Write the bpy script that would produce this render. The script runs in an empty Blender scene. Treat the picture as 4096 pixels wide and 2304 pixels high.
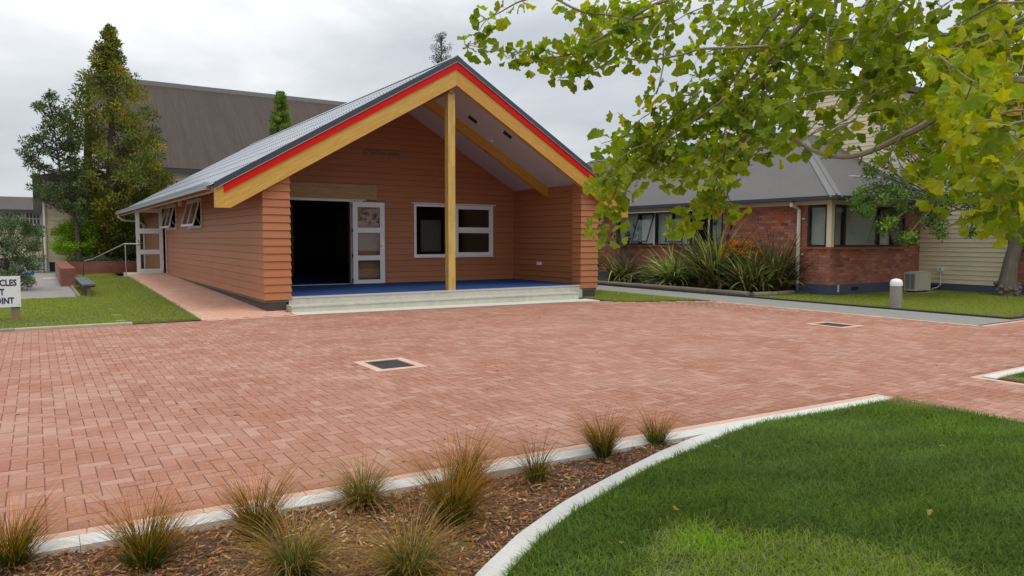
import bpy, math, random
import numpy as np
from mathutils import Vector, Matrix
random.seed(7); rng = np.random.default_rng(11)
scene = bpy.context.scene
R = math.radians

# ------------------------------------------------------------------ camera
H = 1.6; FP = 2905.0; CX, CY = 2048.0, 1152.0
def _rot(yaw, pitch, roll):
    f = np.array([math.sin(yaw)*math.cos(pitch), math.cos(yaw)*math.cos(pitch), -math.sin(pitch)])
    r = np.cross(f, [0, 0, 1.0]); r /= np.linalg.norm(r); u = np.cross(r, f)
    c, s = math.cos(roll), math.sin(roll)
    return c*r+s*u, -s*r+c*u, f
CR, CU, CF = _rot(.58063927, .0671016, .00238344)
cam_d = bpy.data.cameras.new('camera'); cam = bpy.data.objects.new('camera', cam_d)
scene.collection.objects.link(cam); scene.camera = cam
cam_d.sensor_width = 36.0; cam_d.lens = FP*36/4096; cam_d.clip_start = .05; cam_d.clip_end = 2000
cam.matrix_world = Matrix(((CR[0], CU[0], -CF[0], 0), (CR[1], CU[1], -CF[1], 0), (CR[2], CU[2], -CF[2], H), (0, 0, 0, 1)))

# ------------------------------------------------------------------ sky, sun, exposure
SUN_EL, SUN_AZ = R(66), R(172)          # azimuth from +Y towards +X
world = bpy.data.worlds.new('World'); scene.world = world; world.use_nodes = True
def build_world():
    nt = world.node_tree; nt.nodes.clear(); N = nt.nodes.new; L = nt.links.new
    out = N('ShaderNodeOutputWorld')
    sky = N('ShaderNodeTexSky'); sky.sky_type = 'NISHITA'; sky.sun_disc = False
    sky.sun_elevation = SUN_EL; sky.sun_rotation = SUN_AZ; sky.air_density = 1.0; sky.dust_density = 2.0
    b1 = N('ShaderNodeBackground'); b1.inputs['Strength'].default_value = .10; L(sky.outputs[0], b1.inputs[0])
    tc = N('ShaderNodeTexCoord'); mp = N('ShaderNodeMapping'); mp.inputs['Scale'].default_value = (1.0, 1.0, 2.6)
    mp.inputs['Location'].default_value = (3.1, 1.7, .4)
    L(tc.outputs['Generated'], mp.inputs[0])
    n1 = N('ShaderNodeTexNoise'); n1.inputs['Scale'].default_value = 2.2; n1.inputs['Detail'].default_value = 8
    n1.inputs['Roughness'].default_value = .5; n1.inputs['Distortion'].default_value = .25
    L(mp.outputs[0], n1.inputs['Vector'])
    cr = N('ShaderNodeValToRGB'); e = cr.color_ramp.elements
    e[0].position = .36; e[0].color = (.47, .505, .55, 1); e[1].position = .63; e[1].color = (.88, .89, .90, 1)
    m = cr.color_ramp.elements.new(.5); m.color = (.65, .675, .70, 1)
    L(n1.outputs['Fac'], cr.inputs[0])
    b2 = N('ShaderNodeBackground'); b2.inputs['Strength'].default_value = 1.12; L(cr.outputs[0], b2.inputs[0])
    sx = N('ShaderNodeSeparateXYZ'); L(tc.outputs['Generated'], sx.inputs[0])     # an overcast sky grows brighter overhead
    mr = N('ShaderNodeMapRange'); mr.inputs[1].default_value = .0; mr.inputs[2].default_value = 1; mr.inputs[3].default_value = 1.08; mr.inputs[4].default_value = 1.85
    L(sx.outputs['Z'], mr.inputs[0]); L(mr.outputs[0], b2.inputs['Strength'])
    mx = N('ShaderNodeMixShader'); mx.inputs[0].default_value = .93
    L(b1.outputs[0], mx.inputs[1]); L(b2.outputs[0], mx.inputs[2]); L(mx.outputs[0], out.inputs[0])
build_world()
sd = bpy.data.lights.new('sun', 'SUN'); sd.energy = 1.35; sd.angle = R(24); sd.color = (1, .965, .91)
sun = bpy.data.objects.new('sun', sd); scene.collection.objects.link(sun)
_d = Vector((math.sin(SUN_AZ)*math.cos(SUN_EL), math.cos(SUN_AZ)*math.cos(SUN_EL), math.sin(SUN_EL)))
sun.rotation_euler = _d.to_track_quat('Z', 'Y').to_euler()
scene.view_settings.view_transform = 'Standard'; scene.view_settings.look = 'None'
scene.view_settings.exposure = 0.0; scene.view_settings.gamma = 1.0
scene.view_settings.use_curve_mapping = False

# ------------------------------------------------------------------ helpers
def at(px, py, w):                       # a point of the place seen in photo pixel (px, py), w metres along the view
    return np.array([0, 0, H]) + w*(CF+(px-CX)/FP*CR-(py-CY)/FP*CU)
def prj(P):
    q = np.asarray(P, float)-np.array([0, 0, H]); w = q@CF
    return CX+FP*(q@CR)/w, CY-FP*(q@CU)/w, w
def smooth(t):
    t = np.clip(t, 0, 1); return t*t*(3-2*t)
def gz(x, y):                            # the paving dips a little towards the right end of the steps
    x = np.asarray(x, float); y = np.asarray(y, float)
    return -.055*smooth((x-4.4)/8)*smooth((y-6)/8.5)*(1-smooth((x-13.2)/1.4))

WL = {}
def tag(o, label=None, cat=None, group=None, kind=None):
    if label: o['label'] = label
    if cat: o['category'] = cat
    if group: o['group'] = group
    if kind: o['kind'] = kind
    return o
def thing(name, label, cat, loc=(0, 0, 0), group=None):
    o = bpy.data.objects.new(name, None); scene.collection.objects.link(o); o.location = loc
    o.empty_display_size = .3; WL[o] = Vector(loc)
    return tag(o, label, cat, group)
def link(name, me, parent=None, loc=None):
    o = bpy.data.objects.new(name, me); scene.collection.objects.link(o)
    base = WL.get(parent, Vector((0, 0, 0)))
    if parent: o.parent = parent
    if loc is None: WL[o] = base
    else: o.location = Vector(loc)-base; WL[o] = Vector(loc)
    return o
def mesh_np(name, V, F, mat, col=None, smooth_=False):
    """V (n,3), F list of equal-size index rows (m,k) or list of lists"""
    me = bpy.data.meshes.new(name)
    V = np.asarray(V, np.float32)
    if isinstance(F, np.ndarray):
        k = F.shape[1]; me.vertices.add(len(V)); me.vertices.foreach_set('co', V.ravel())
        me.loops.add(F.size); me.loops.foreach_set('vertex_index', F.astype(np.int32).ravel())
        me.polygons.add(len(F)); me.polygons.foreach_set('loop_start', np.arange(0, F.size, k, dtype=np.int32))
        me.polygons.foreach_set('loop_total', np.full(len(F), k, np.int32)); me.update(calc_edges=True)
    else:
        me.from_pydata(V.tolist(), [], F)
    if col is not None:
        a = me.color_attributes.new('col', 'FLOAT_COLOR', 'POINT')
        c = np.ones((len(V), 4), np.float32); c[:, :3] = col; a.data.foreach_set('color', c.ravel())
    if smooth_: me.polygons.foreach_set('use_smooth', np.ones(len(me.polygons), bool))
    if mat: me.materials.append(mat)
    return me
class MB:
    def __init__(s): s.v = []; s.f = []
    def poly(s, pts):
        i = len(s.v); s.v += [tuple(map(float, p)) for p in pts]; s.f.append(list(range(i, i+len(pts)))); return s
    def hexa(s, p):      # p: 8 points, bottom 4 then top 4 (ccw)
        i = len(s.v); s.v += [tuple(map(float, q)) for q in p]
        for q in ((3, 2, 1, 0), (4, 5, 6, 7), (0, 1, 5, 4), (1, 2, 6, 5), (2, 3, 7, 6), (3, 0, 4, 7)): s.f.append([i+k for k in q])
        return s
    def box(s, x0, x1, y0, y1, z0, z1, fn=None):
        p = [(x0, y0, z0), (x1, y0, z0), (x1, y1, z0), (x0, y1, z0), (x0, y0, z1), (x1, y0, z1), (x1, y1, z1), (x0, y1, z1)]
        if fn: p = [fn(*q) for q in p]
        return s.hexa(p)
    def prism(s, pts, ex):     # polygon pts (3D list) extruded by vector ex
        n = len(pts); i = len(s.v); ex = np.array(ex, float)
        s.v += [tuple(map(float, p)) for p in pts]+[tuple(np.array(p, float)+ex) for p in pts]
        s.f.append([i+k for k in range(n)][::-1]); s.f.append([i+n+k for k in range(n)])
        for k in range(n): s.f.append([i+k, i+(k+1) % n, i+n+(k+1) % n, i+n+k])
        return s
    def tube(s, pts, r, n=8, cap=True):
        pts = [np.array(p, float) for p in pts]; rs = r if hasattr(r, '__len__') else [r]*len(pts)
        i0 = len(s.v); up = np.array([0, 0, 1.0])
        prev = None
        for k, p in enumerate(pts):
            t = pts[min(k+1, len(pts)-1)]-pts[max(k-1, 0)]; t = t/(np.linalg.norm(t)+1e-9)
            if prev is None:
                a = np.cross(t, up)
                if np.linalg.norm(a) < .05: a = np.cross(t, [1, 0, 0])
            else: a = prev-t*(prev@t)
            a = a/(np.linalg.norm(a)+1e-9); prev = a; b = np.cross(t, a)
            for j in range(n):
                an = 2*math.pi*j/n; s.v.append(tuple(p+rs[k]*(math.cos(an)*a+math.sin(an)*b)))
        for k in range(len(pts)-1):
            for j in range(n):
                a = i0+k*n+j; b = i0+k*n+(j+1) % n; s.f.append([a, b, b+n, a+n])
        if cap: s.f.append([i0+j for j in range(n)][::-1]); s.f.append([i0+(len(pts)-1)*n+j for j in range(n)])
        return s
    def lathe(s, c, prof, n=16):   # prof [(r,z)...]
        i0 = len(s.v)
        for r, z in prof:
            for j in range(n):
                a = 2*math.pi*j/n; s.v.append((c[0]+r*math.cos(a), c[1]+r*math.sin(a), c[2]+z))
        for k in range(len(prof)-1):
            for j in range(n):
                a = i0+k*n+j; b = i0+k*n+(j+1) % n; s.f.append([a, b, b+n, a+n])
        s.f.append([i0+j for j in range(n)][::-1]); s.f.append([i0+(len(prof)-1)*n+j for j in range(n)])
        return s
    def build(s, name, mat, parent=None, sm=False, kind=None):
        base = WL.get(parent, Vector((0, 0, 0)))
        me = mesh_np(name, np.array(s.v, float)-np.array(base), s.f, mat, None, sm)
        o = link(name, me, parent)
        if kind: o['kind'] = kind
        return o
def npobj(name, V, F, mat, parent=None, col=None, kind=None, sm=False):
    base = np.array(WL.get(parent, Vector((0, 0, 0))))
    o = link(name, mesh_np(name, np.asarray(V)-base, F, mat, col, sm), parent)
    if kind: o['kind'] = kind
    return o

# ------------------------------------------------------------------ materials
def mat(name, col, rough=.6, spec=.5, metal=0.0, noise=None, bump=None, stretch=(1, 1, 1), vary=0.0, coat=0.0, attr=False, transl=0.0, transl_col=None, obj=False):
    """noise: (scale, amount, colour2) procedural mottling; bump: (scale, strength)"""
    m = bpy.data.materials.new(name); m.use_nodes = True; nt = m.node_tree; N = nt.nodes.new; L = nt.links.new
    b = nt.nodes['Principled BSDF']; out = nt.nodes['Material Output']
    b.inputs['Roughness'].default_value = rough; b.inputs['Metallic'].default_value = metal
    b.inputs['Specular IOR Level'].default_value = spec; b.inputs['Coat Weight'].default_value = coat
    tc = N('ShaderNodeNewGeometry'); mp = N('ShaderNodeMapping'); mp.inputs['Scale'].default_value = stretch
    L(tc.outputs['Position'], mp.inputs[0])
    if attr:
        a = N('ShaderNodeVertexColor'); a.layer_name = 'col'; c = a.outputs[0]
    else:
        r = N('ShaderNodeRGB'); r.outputs[0].default_value = (*col, 1); c = r.outputs[0]
    if noise:
        for (sc_, amt, c2) in (noise if isinstance(noise, list) else [noise]):
            n = N('ShaderNodeTexNoise'); n.inputs['Scale'].default_value = sc_; n.inputs['Detail'].default_value = 6
            n.inputs['Roughness'].default_value = .6
            L(mp.outputs[0], n.inputs['Vector'])
            mr = N('ShaderNodeMapRange'); mr.inputs[1].default_value = .42; mr.inputs[2].default_value = .68
            mr.inputs[4].default_value = amt; L(n.outputs['Fac'], mr.inputs[0])
            mx = N('ShaderNodeMixRGB'); mx.inputs[2].default_value = (*c2, 1); L(mr.outputs[0], mx.inputs[0]); L(c, mx.inputs[1]); c = mx.outputs[0]
    if vary:
        oi = N('ShaderNodeObjectInfo'); ad = N('ShaderNodeMath'); ad.operation = 'ADD'
        L(oi.outputs['Random'], ad.inputs[0]); L(tc.outputs['Random Per Island'], ad.inputs[1])
        fr = N('ShaderNodeMath'); fr.operation = 'FRACT'; L(ad.outputs[0], fr.inputs[0])
        mr = N('ShaderNodeMapRange'); mr.inputs[3].default_value = 1-vary; mr.inputs[4].default_value = 1+vary; L(fr.outputs[0], mr.inputs[0])
        hs = N('ShaderNodeHueSaturation'); L(mr.outputs[0], hs.inputs['Value']); L(c, hs.inputs['Color']); c = hs.outputs[0]
    L(c, b.inputs['Base Color'])
    if bump:
        n = N('ShaderNodeTexNoise'); n.inputs['Scale'].default_value = bump[0]; n.inputs['Detail'].default_value = 5; L(mp.outputs[0], n.inputs['Vector'])
        bp = N('ShaderNodeBump'); bp.inputs['Strength'].default_value = bump[1]; bp.inputs['Distance'].default_value = bump[2] if len(bump) > 2 else .004
        L(n.outputs['Fac'], bp.inputs['Height']); L(bp.outputs[0], b.inputs['Normal'])
    if transl:
        t = N('ShaderNodeBsdfTranslucent'); mx = N('ShaderNodeMixShader'); mx.inputs[0].default_value = transl
        hs = N('ShaderNodeHueSaturation'); hs.inputs['Saturation'].default_value = 1.1; hs.inputs['Value'].default_value = 1.25; L(c, hs.inputs['Color']); L(hs.outputs[0], t.inputs[0])
        L(b.outputs[0], mx.inputs[1]); L(t.outputs[0], mx.inputs[2]); L(mx.outputs[0], out.inputs[0])
    return m
def glass_mat(name, tint=(.85, .9, .9), ior=1.5):
    m = bpy.data.materials.new(name); m.use_nodes = True; nt = m.node_tree; nt.nodes.clear(); N = nt.nodes.new; L = nt.links.new
    out = N('ShaderNodeOutputMaterial'); t = N('ShaderNodeBsdfTransparent'); t.inputs[0].default_value = (*tint, 1)
    g = N('ShaderNodeBsdfGlossy'); g.inputs['Roughness'].default_value = .015
    f = N('ShaderNodeFresnel'); ge = N('ShaderNodeNewGeometry'); io = N('ShaderNodeMapRange'); io.inputs[3].default_value = ior; io.inputs[4].default_value = 1/ior
    L(ge.outputs['Backfacing'], io.inputs[0]); L(io.outputs[0], f.inputs[0]); mx = N('ShaderNodeMixShader')
    L(f.outputs[0], mx.inputs[0]); L(t.outputs[0], mx.inputs[1]); L(g.outputs[0], mx.inputs[2]); L(mx.outputs[0], out.inputs[0])
    return m
def wood_mat(name, c1, c2, c3, axis, rough=.42):
    """laminated finger-jointed timber: staves run along `axis` (a world direction), stave height along z"""
    m = bpy.data.materials.new(name); m.use_nodes = True; nt = m.node_tree; N = nt.nodes.new; L = nt.links.new
    b = nt.nodes['Principled BSDF']; b.inputs['Roughness'].default_value = rough; b.inputs['Coat Weight'].default_value = .25; b.inputs['Coat Roughness'].default_value = .25
    g = N('ShaderNodeNewGeometry')
    ax = Vector(axis).normalized(); up = ax.cross(Vector((0, 1, 0)) if abs(ax.y) < .9 else Vector((1, 0, 0))).normalized()
    def dot(v):
        d = N('ShaderNodeVectorMath'); d.operation = 'DOT_PRODUCT'; d.inputs[1].default_value = v; L(g.outputs['Position'], d.inputs[0]); return d.outputs['Value']
    cb = N('ShaderNodeCombineXYZ'); L(dot(ax), cb.inputs[0]); L(dot(up), cb.inputs[1])
    oth = ax.cross(up); L(dot(oth), cb.inputs[2])
    br = N('ShaderNodeTexBrick'); br.inputs['Scale'].default_value = 1.0; br.inputs['Brick Width'].default_value = .55; br.inputs['Row Height'].default_value = .038
    br.inputs['Mortar Size'].default_value = .0008; br.inputs['Color1'].default_value = (*c1, 1); br.inputs['Color2'].default_value = (*c2, 1); br.inputs['Mortar'].default_value = (*[x*.55 for x in c1], 1)
    br.offset = .37; br.offset_frequency = 2; L(cb.outputs[0], br.inputs['Vector'])
    mp = N('ShaderNodeMapping'); mp.inputs['Scale'].default_value = (3, 45, 45); L(cb.outputs[0], mp.inputs[0])
    n = N('ShaderNodeTexNoise'); n.inputs['Scale'].default_value = 1.0; n.inputs['Detail'].default_value = 5; L(mp.outputs[0], n.inputs['Vector'])
    mr = N('ShaderNodeMapRange'); mr.inputs[1].default_value = .4; mr.inputs[2].default_value = .7; mr.inputs[4].default_value = .7; L(n.outputs['Fac'], mr.inputs[0])
    mx = N('ShaderNodeMixRGB'); mx.inputs[2].default_value = (*c3, 1); L(mr.outputs[0], mx.inputs[0]); L(br.outputs['Color'], mx.inputs[1]); L(mx.outputs[0], b.inputs['Base Color'])
    bp = N('ShaderNodeBump'); bp.inputs['Strength'].default_value = .25; bp.inputs['Distance'].default_value = .002; L(br.outputs['Fac'], bp.inputs['Height']); bp.invert = True; L(bp.outputs[0], b.inputs['Normal'])
    return m
def paver_mat(name, cols, white=.45, edge=False):
    m = bpy.data.materials.new(name); m.use_nodes = True; nt = m.node_tree; N = nt.nodes.new; L = nt.links.new
    b = nt.nodes['Principled BSDF']; b.inputs['Roughness'].default_value = .82; b.inputs['Specular IOR Level'].default_value = .3
    g = N('ShaderNodeNewGeometry'); oi = N('ShaderNodeObjectInfo')
    ad = N('ShaderNodeMath'); ad.operation = 'ADD'; L(oi.outputs['Random'], ad.inputs[0]); L(g.outputs['Random Per Island'], ad.inputs[1])
    fr = N('ShaderNodeMath'); fr.operation = 'FRACT'; L(ad.outputs[0], fr.inputs[0])
    cr = N('ShaderNodeValToRGB'); cr.color_ramp.interpolation = 'LINEAR'
    el = cr.color_ramp.elements
    while len(el) > 1: el.remove(el[-1])
    el[0].position = 0; el[0].color = (*cols[0], 1)
    for i, c in enumerate(cols[1:], 1):
        e = el.new(i/(len(cols)-1)); e.color = (*c, 1)
    L(fr.outputs[0], cr.inputs[0]); c = cr.outputs[0]
    def layer(c, scale, lo, hi, amt, c2, stretch=(1, 1, 1), det=6):
        mp = N('ShaderNodeMapping'); mp.inputs['Scale'].default_value = stretch; L(g.outputs['Position'], mp.inputs[0])
        n = N('ShaderNodeTexNoise'); n.inputs['Scale'].default_value = scale; n.inputs['Detail'].default_value = det; n.inputs['Roughness'].default_value = .65; L(mp.outputs[0], n.inputs['Vector'])
        mr = N('ShaderNodeMapRange'); mr.inputs[1].default_value = lo; mr.inputs[2].default_value = hi; mr.inputs[4].default_value = amt; L(n.outputs['Fac'], mr.inputs[0])
        mx = N('ShaderNodeMixRGB'); mx.inputs[2].default_value = (*c2, 1); L(mr.outputs[0], mx.inputs[0]); L(c, mx.inputs[1]); return mx.outputs[0]
    pale = tuple(min(1, x*1.05+.16) for x in cols[-1])
    c = layer(c, .9, .42, .74, .34, pale)                       # broad pale bloom
    c = layer(c, .35, .45, .75, .2, tuple(x*.72 for x in cols[0]))
    c = layer(c, 26, .56, .72, white, tuple(min(1, x+.22) for x in cols[-1]), (1, 1, 1))   # lime bloom specks
    c = layer(c, 160, .55, .75, .35, tuple(x*.6 for x in cols[0]), (1, 1, 1), 3)
    ed = N('ShaderNodeVertexColor'); ed.layer_name = 'col'; mu = N('ShaderNodeMixRGB'); mu.blend_type = 'MULTIPLY'; mu.inputs[0].default_value = 1 if edge else 0   # grime gathered in the joints
    L(c, mu.inputs[1]); L(ed.outputs[0], mu.inputs[2]); c = mu.outputs[0]
    L(c, b.inputs['Base Color'])
    n = N('ShaderNodeTexNoise'); n.inputs['Scale'].default_value = 140; n.inputs['Detail'].default_value = 4; L(g.outputs['Position'], n.inputs['Vector'])
    bp = N('ShaderNodeBump'); bp.inputs['Strength'].default_value = .35; bp.inputs['Distance'].default_value = .002; L(n.outputs['Fac'], bp.inputs['Height']); L(bp.outputs[0], b.inputs['Normal'])
    return m

M = {}
M['paver'] = paver_mat('red_paver', [(.325, .143, .086), (.37, .165, .103), (.345, .149, .093), (.365, .17, .11), (.40, .197, .135), (.435, .24, .178)], .5, edge=True)
M['ramp_paver'] = paver_mat('pink_paver', [(.60, .33, .23), (.66, .38, .27)], .25, edge=True)
M['edge_paver'] = paver_mat('peach_paver', [(.56, .31, .22), (.62, .37, .27)], .2)
M['brick'] = paver_mat('house_brick', [(.15, .095, .075), (.40, .125, .075), (.50, .135, .065), (.36, .13, .09), (.45, .17, .115), (.53, .22, .15), (.24, .12, .09), (.42, .14, .085)], .25)
M['planter_brick'] = paver_mat('planter_brick', [(.20, .065, .045), (.26, .085, .055)], .1)
M['sand'] = mat('joint_sand', (.27, .13, .09), .95, noise=(40, .5, (.2, .08, .06)))
M['mortar'] = mat('mortar', (.24, .13, .10), .95, noise=(30, .6, (.3, .2, .17)))
M['kerb'] = mat('new_concrete', (.62, .62, .58), .85, noise=[(3, .45, (.5, .5, .47)), (60, .4, (.72, .72, .69))], bump=(120, .3))
M['concrete'] = mat('step_concrete', (.55, .54, .46), .85, noise=[(2.2, .6, (.42, .42, .36)), (9, .5, (.66, .65, .58)), (70, .5, (.34, .33, .28))], bump=(90, .4), stretch=(1, 1, .6))
M['apron'] = mat('apron_concrete', (.66, .65, .56), .85, noise=(4, .4, (.58, .56, .48)))
M['oldconc'] = mat('old_concrete', (.27, .25, .23), .9, noise=[(1.3, .6, (.20, .185, .17)), (18, .4, (.33, .31, .29))], bump=(60, .3))
M['asphalt'] = mat('worn_asphalt', (.235, .232, .212), .9, noise=[(1.5, .5, (.19, .188, .172)), (90, .5, (.32, .315, .29))], bump=(200, .5))
M['soil'] = mat('soil', (.10, .062, .04), .95, noise=[(5, .6, (.06, .038, .026)), (40, .5, (.16, .1, .065))], bump=(40, .8, .02))
M['lawnsoil'] = mat('lawn_ground', (.075, .085, .03), .95, noise=[(3, .5, (.05, .06, .022)), (30, .5, (.12, .10, .05))], bump=(40, .8, .02))
M['grass'] = mat('grass_blade', (.1, .2, .05), .6, attr=True, transl=.4, spec=.12)
M['terracotta'] = mat('terracotta_paint', (.41, .157, .064), .5, noise=[(1.1, .35, (.36, .135, .056)), (30, .15, (.44, .175, .076))], vary=.05, spec=.4)
M['found'] = mat('foundation_paint', (.062, .045, .042), .7, noise=(6, .4, (.08, .06, .055)), bump=(80, .3))
M['slate'] = mat('slate_flashing', (.045, .052, .072), .35, spec=.5, noise=(3, .3, (.06, .066, .085)))
M['roof'] = mat('slate_roof', (.30, .32, .37), .3, spec=.6, noise=(.7, .4, (.23, .245, .28)), vary=.03)  # dark slate sheet, base colour lightened to stand for reflected sky
M['gutter'] = mat('gutter_metal', (.30, .36, .36), .35, spec=.6, noise=(2, .3, (.36, .41, .41)))
M['red'] = mat('bright_red_paint', (.60, .008, .004), .5, spec=.2)
M['wood_l'] = wood_mat('barge_timber', (.56, .335, .055), (.64, .40, .085), (.44, .235, .03), (1, 0, .586))
M['wood_r'] = wood_mat('barge_timber_right', (.54, .28, .04), (.60, .33, .06), (.42, .19, .02), (1, 0, -.586))
M['wood_h'] = wood_mat('lintel_timber', (.45, .27, .08), (.36, .22, .07), (.28, .17, .06), (1, 0, 0))
M['wood_y'] = wood_mat('ridge_timber', (.40, .22, .09), (.36, .20, .08), (.28, .15, .06), (0, 1, 0))
M['block'] = mat('post_timber', (.56, .37, .09), .45, noise=[(2, .5, (.44, .27, .06)), (14, .5, (.64, .46, .15))], stretch=(9, 9, 1), vary=.12, coat=.2)
M['carved'] = mat('carved_timber', (.30, .20, .12), .7, noise=(8, .6, (.12, .07, .045)), bump=(40, .6, .01))
M['white'] = mat('white_paint', (.78, .80, .82), .35, noise=(3, .15, (.72, .74, .76)))
M['ceil'] = mat('ceiling_board', (.55, .50, .49), .7)
M['carpet'] = mat('blue_carpet', (.03, .075, .22), .95, noise=[(2, .5, (.045, .10, .29)), (300, .5, (.012, .03, .11))], bump=(300, .6), spec=.1)
M['alu'] = mat('aluminium_nosing', (.72, .73, .74), .3, metal=.6)
M['steel'] = mat('stainless_steel', (.62, .61, .58), .22, metal=1.0)
M['black'] = mat('black_fitting', (.02, .02, .022), .4)
M['glass'] = glass_mat('window_glass')
M['inner'] = mat('room_lining', (.16, .13, .11), .9)
M['curtain'] = mat('curtain_cloth', (.10, .095, .085), .9)
M['iron'] = mat('cast_iron', (.11, .11, .115), .5, metal=.5, noise=(20, .5, (.10, .09, .08)))
M['void'] = mat('drain_dark', (.012, .012, .012), .95)
M['cream'] = mat('cream_paint', (.80, .71, .50), .55, noise=[(1.2, .3, (.68, .58, .39)), (20, .2, (.78, .69, .48))], vary=.03)
M['cream_old'] = mat('cream_board', (.66, .58, .40), .65, noise=[(2, .4, (.56, .48, .33))], vary=.05)
M['blue'] = mat('blue_base_paint', (.075, .10, .16), .6, noise=[(2, .5, (.06, .075, .11)), (30, .3, (.10, .12, .18))])
M['frame'] = mat('brown_frame', (.028, .018, .015), .45)
M['sill'] = mat('sill_tile', (.34, .105, .06), .6, noise=(8, .4, (.26, .085, .05)))
M['roof_grey'] = mat('weathered_roof', (.115, .11, .106), .55, noise=[(.8, .5, (.09, .086, .082)), (12, .3, (.15, .145, .138))], spec=.35)
M['roof_brown'] = mat('old_brown_roof', (.068, .050, .040), .7, noise=[(.25, .6, (.045, .034, .027)), (1.6, .45, (.095, .075, .062))], stretch=(5, .25, .25), spec=.3)
M['roof_cap'] = mat('ridge_capping', (.175, .172, .168), .55, noise=(3, .4, (.13, .13, .128)))
M['fascia'] = mat('dark_gutter', (.035, .045, .058), .45)
M['blind'] = mat('blind_slats', (.80, .77, .68), .6)
M['pipe'] = mat('cream_pipe', (.72, .68, .56), .4)
M['log'] = mat('weathered_log', (.19, .16, .125), .9, noise=[(3, .6, (.13, .11, .085)), (25, .5, (.26, .23, .19))], bump=(30, .6, .01))
M['edging'] = mat('black_edging', (.035, .027, .023), .8)
M['bollard'] = mat('grey_post_wood', (.27, .25, .20), .85, noise=[(2.5, .6, (.16, .145, .12)), (6, .6, (.40, .38, .33))], stretch=(14, 14, 1.5), bump=(20, .7, .006))
M['dome'] = mat('white_dome', (.85, .86, .86), .25)
M['hp'] = mat('heat_pump_case', (.52, .50, .42), .5, noise=(4, .2, (.46, .44, .37)))
M['hpgrey'] = mat('heat_pump_grille', (.10, .10, .09), .6)
M['bark'] = mat('smooth_bark', (.15, .13, .105), .9, noise=[(5, .6, (.23, .20, .165)), (30, .5, (.12, .10, .08))], bump=(30, .8, .02), stretch=(1, 1, .4))
M['darkbark'] = mat('dark_bark', (.07, .055, .042), .9, noise=(10, .5, (.10, .08, .06)))
M['twig'] = mat('ginkgo_bark', (.30, .235, .17), .85, noise=[(14, .6, (.20, .15, .105)), (60, .5, (.38, .31, .23))], bump=(60, .6, .004))
M['leafattr'] = mat('foliage', (.1, .2, .05), .55, attr=True, transl=.3, spec=.08)
M['ginkgo'] = mat('ginkgo_leaf_stuff', (.1, .2, .05), .45, attr=True, transl=.48, spec=.25, noise=(55, .18, (.20, .22, .02)))
M['sign'] = mat('white_sign_board', (.74, .75, .75), .45)
M['navy'] = mat('navy_lettering', (.012, .014, .045), .5)
M['signtext'] = mat('grey_lettering', (.05, .05, .06), .6)
M['signpost'] = mat('treated_pine', (.22, .18, .10), .85, noise=(6, .6, (.15, .13, .075)), stretch=(6, 6, 1))
M['bench'] = mat('blue_grey_slat', (.10, .125, .15), .6, noise=[(3, .6, (.07, .085, .10)), (20, .5, (.17, .19, .21))], stretch=(6, .7, 6), vary=.1)
M['stone'] = mat('pale_stone', (.45, .41, .31), .9, noise=(10, .5, (.35, .32, .24)))
M['bluebase'] = mat('blue_plastic', (.02, .17, .45), .4)
M['antenna'] = mat('grid_antenna', (.50, .52, .52), .5)
M['wstake'] = mat('pink_stake', (.55, .30, .27), .6)
M['orangeplastic'] = mat('orange_red_plastic', (.75, .08, .02), .5)

# ================================================================== GROUND
def yk(x):                      # far edge of the new kerb
    return 4.50-.0575*(x+.2)
def kerb_w(x): return .17
curve_out = [(0.9, 1.2), (1.13, 2.0), (1.40, 2.52), (1.70, 2.90), (2.12, 3.175), (2.62, 3.43), (2.92, 3.545), (3.25, 3.665), (3.84, 3.865), (4.31, 3.995), (4.62, 4.045)]
curve_in = [(1.06, 1.15), (1.27, 1.92), (1.52, 2.42), (1.80, 2.80), (2.18, 3.06), (2.62, 3.29), (2.97, 3.42), (3.44, 3.60), (3.89, 3.715), (4.35, 3.82), (4.75, 3.935), (5.3, 4.02)]

def grid_surface(name, x0, x1, y0, y1, nx, ny, zf, mat_, parent=None, kind=None, mask=None, extra=((), ())):
    xs = np.unique(np.r_[np.linspace(x0, x1, nx), list(extra[0])]); ys = np.unique(np.r_[np.linspace(y0, y1, ny), list(extra[1])]); nx, ny = len(xs), len(ys); X, Y = np.meshgrid(xs, ys)
    Z = zf(X, Y); V = np.stack([X.ravel(), Y.ravel(), Z.ravel()], 1)
    i = np.arange(nx*ny).reshape(ny, nx)
    F = np.stack([i[:-1, :-1].ravel(), i[:-1, 1:].ravel(), i[1:, 1:].ravel(), i[1:, :-1].ravel()], 1)
    if mask is not None:
        c = V[F].mean(1); F = F[mask(c[:, 0], c[:, 1])]
    return npobj(name, V, F, mat_, parent, kind=kind, sm=True)
g = MB().poly([(-400, -60, -.09), (500, -60, -.09), (500, 700, -.09), (-400, 700, -.09)]).build('ground', M['soil'], kind='structure')

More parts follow.
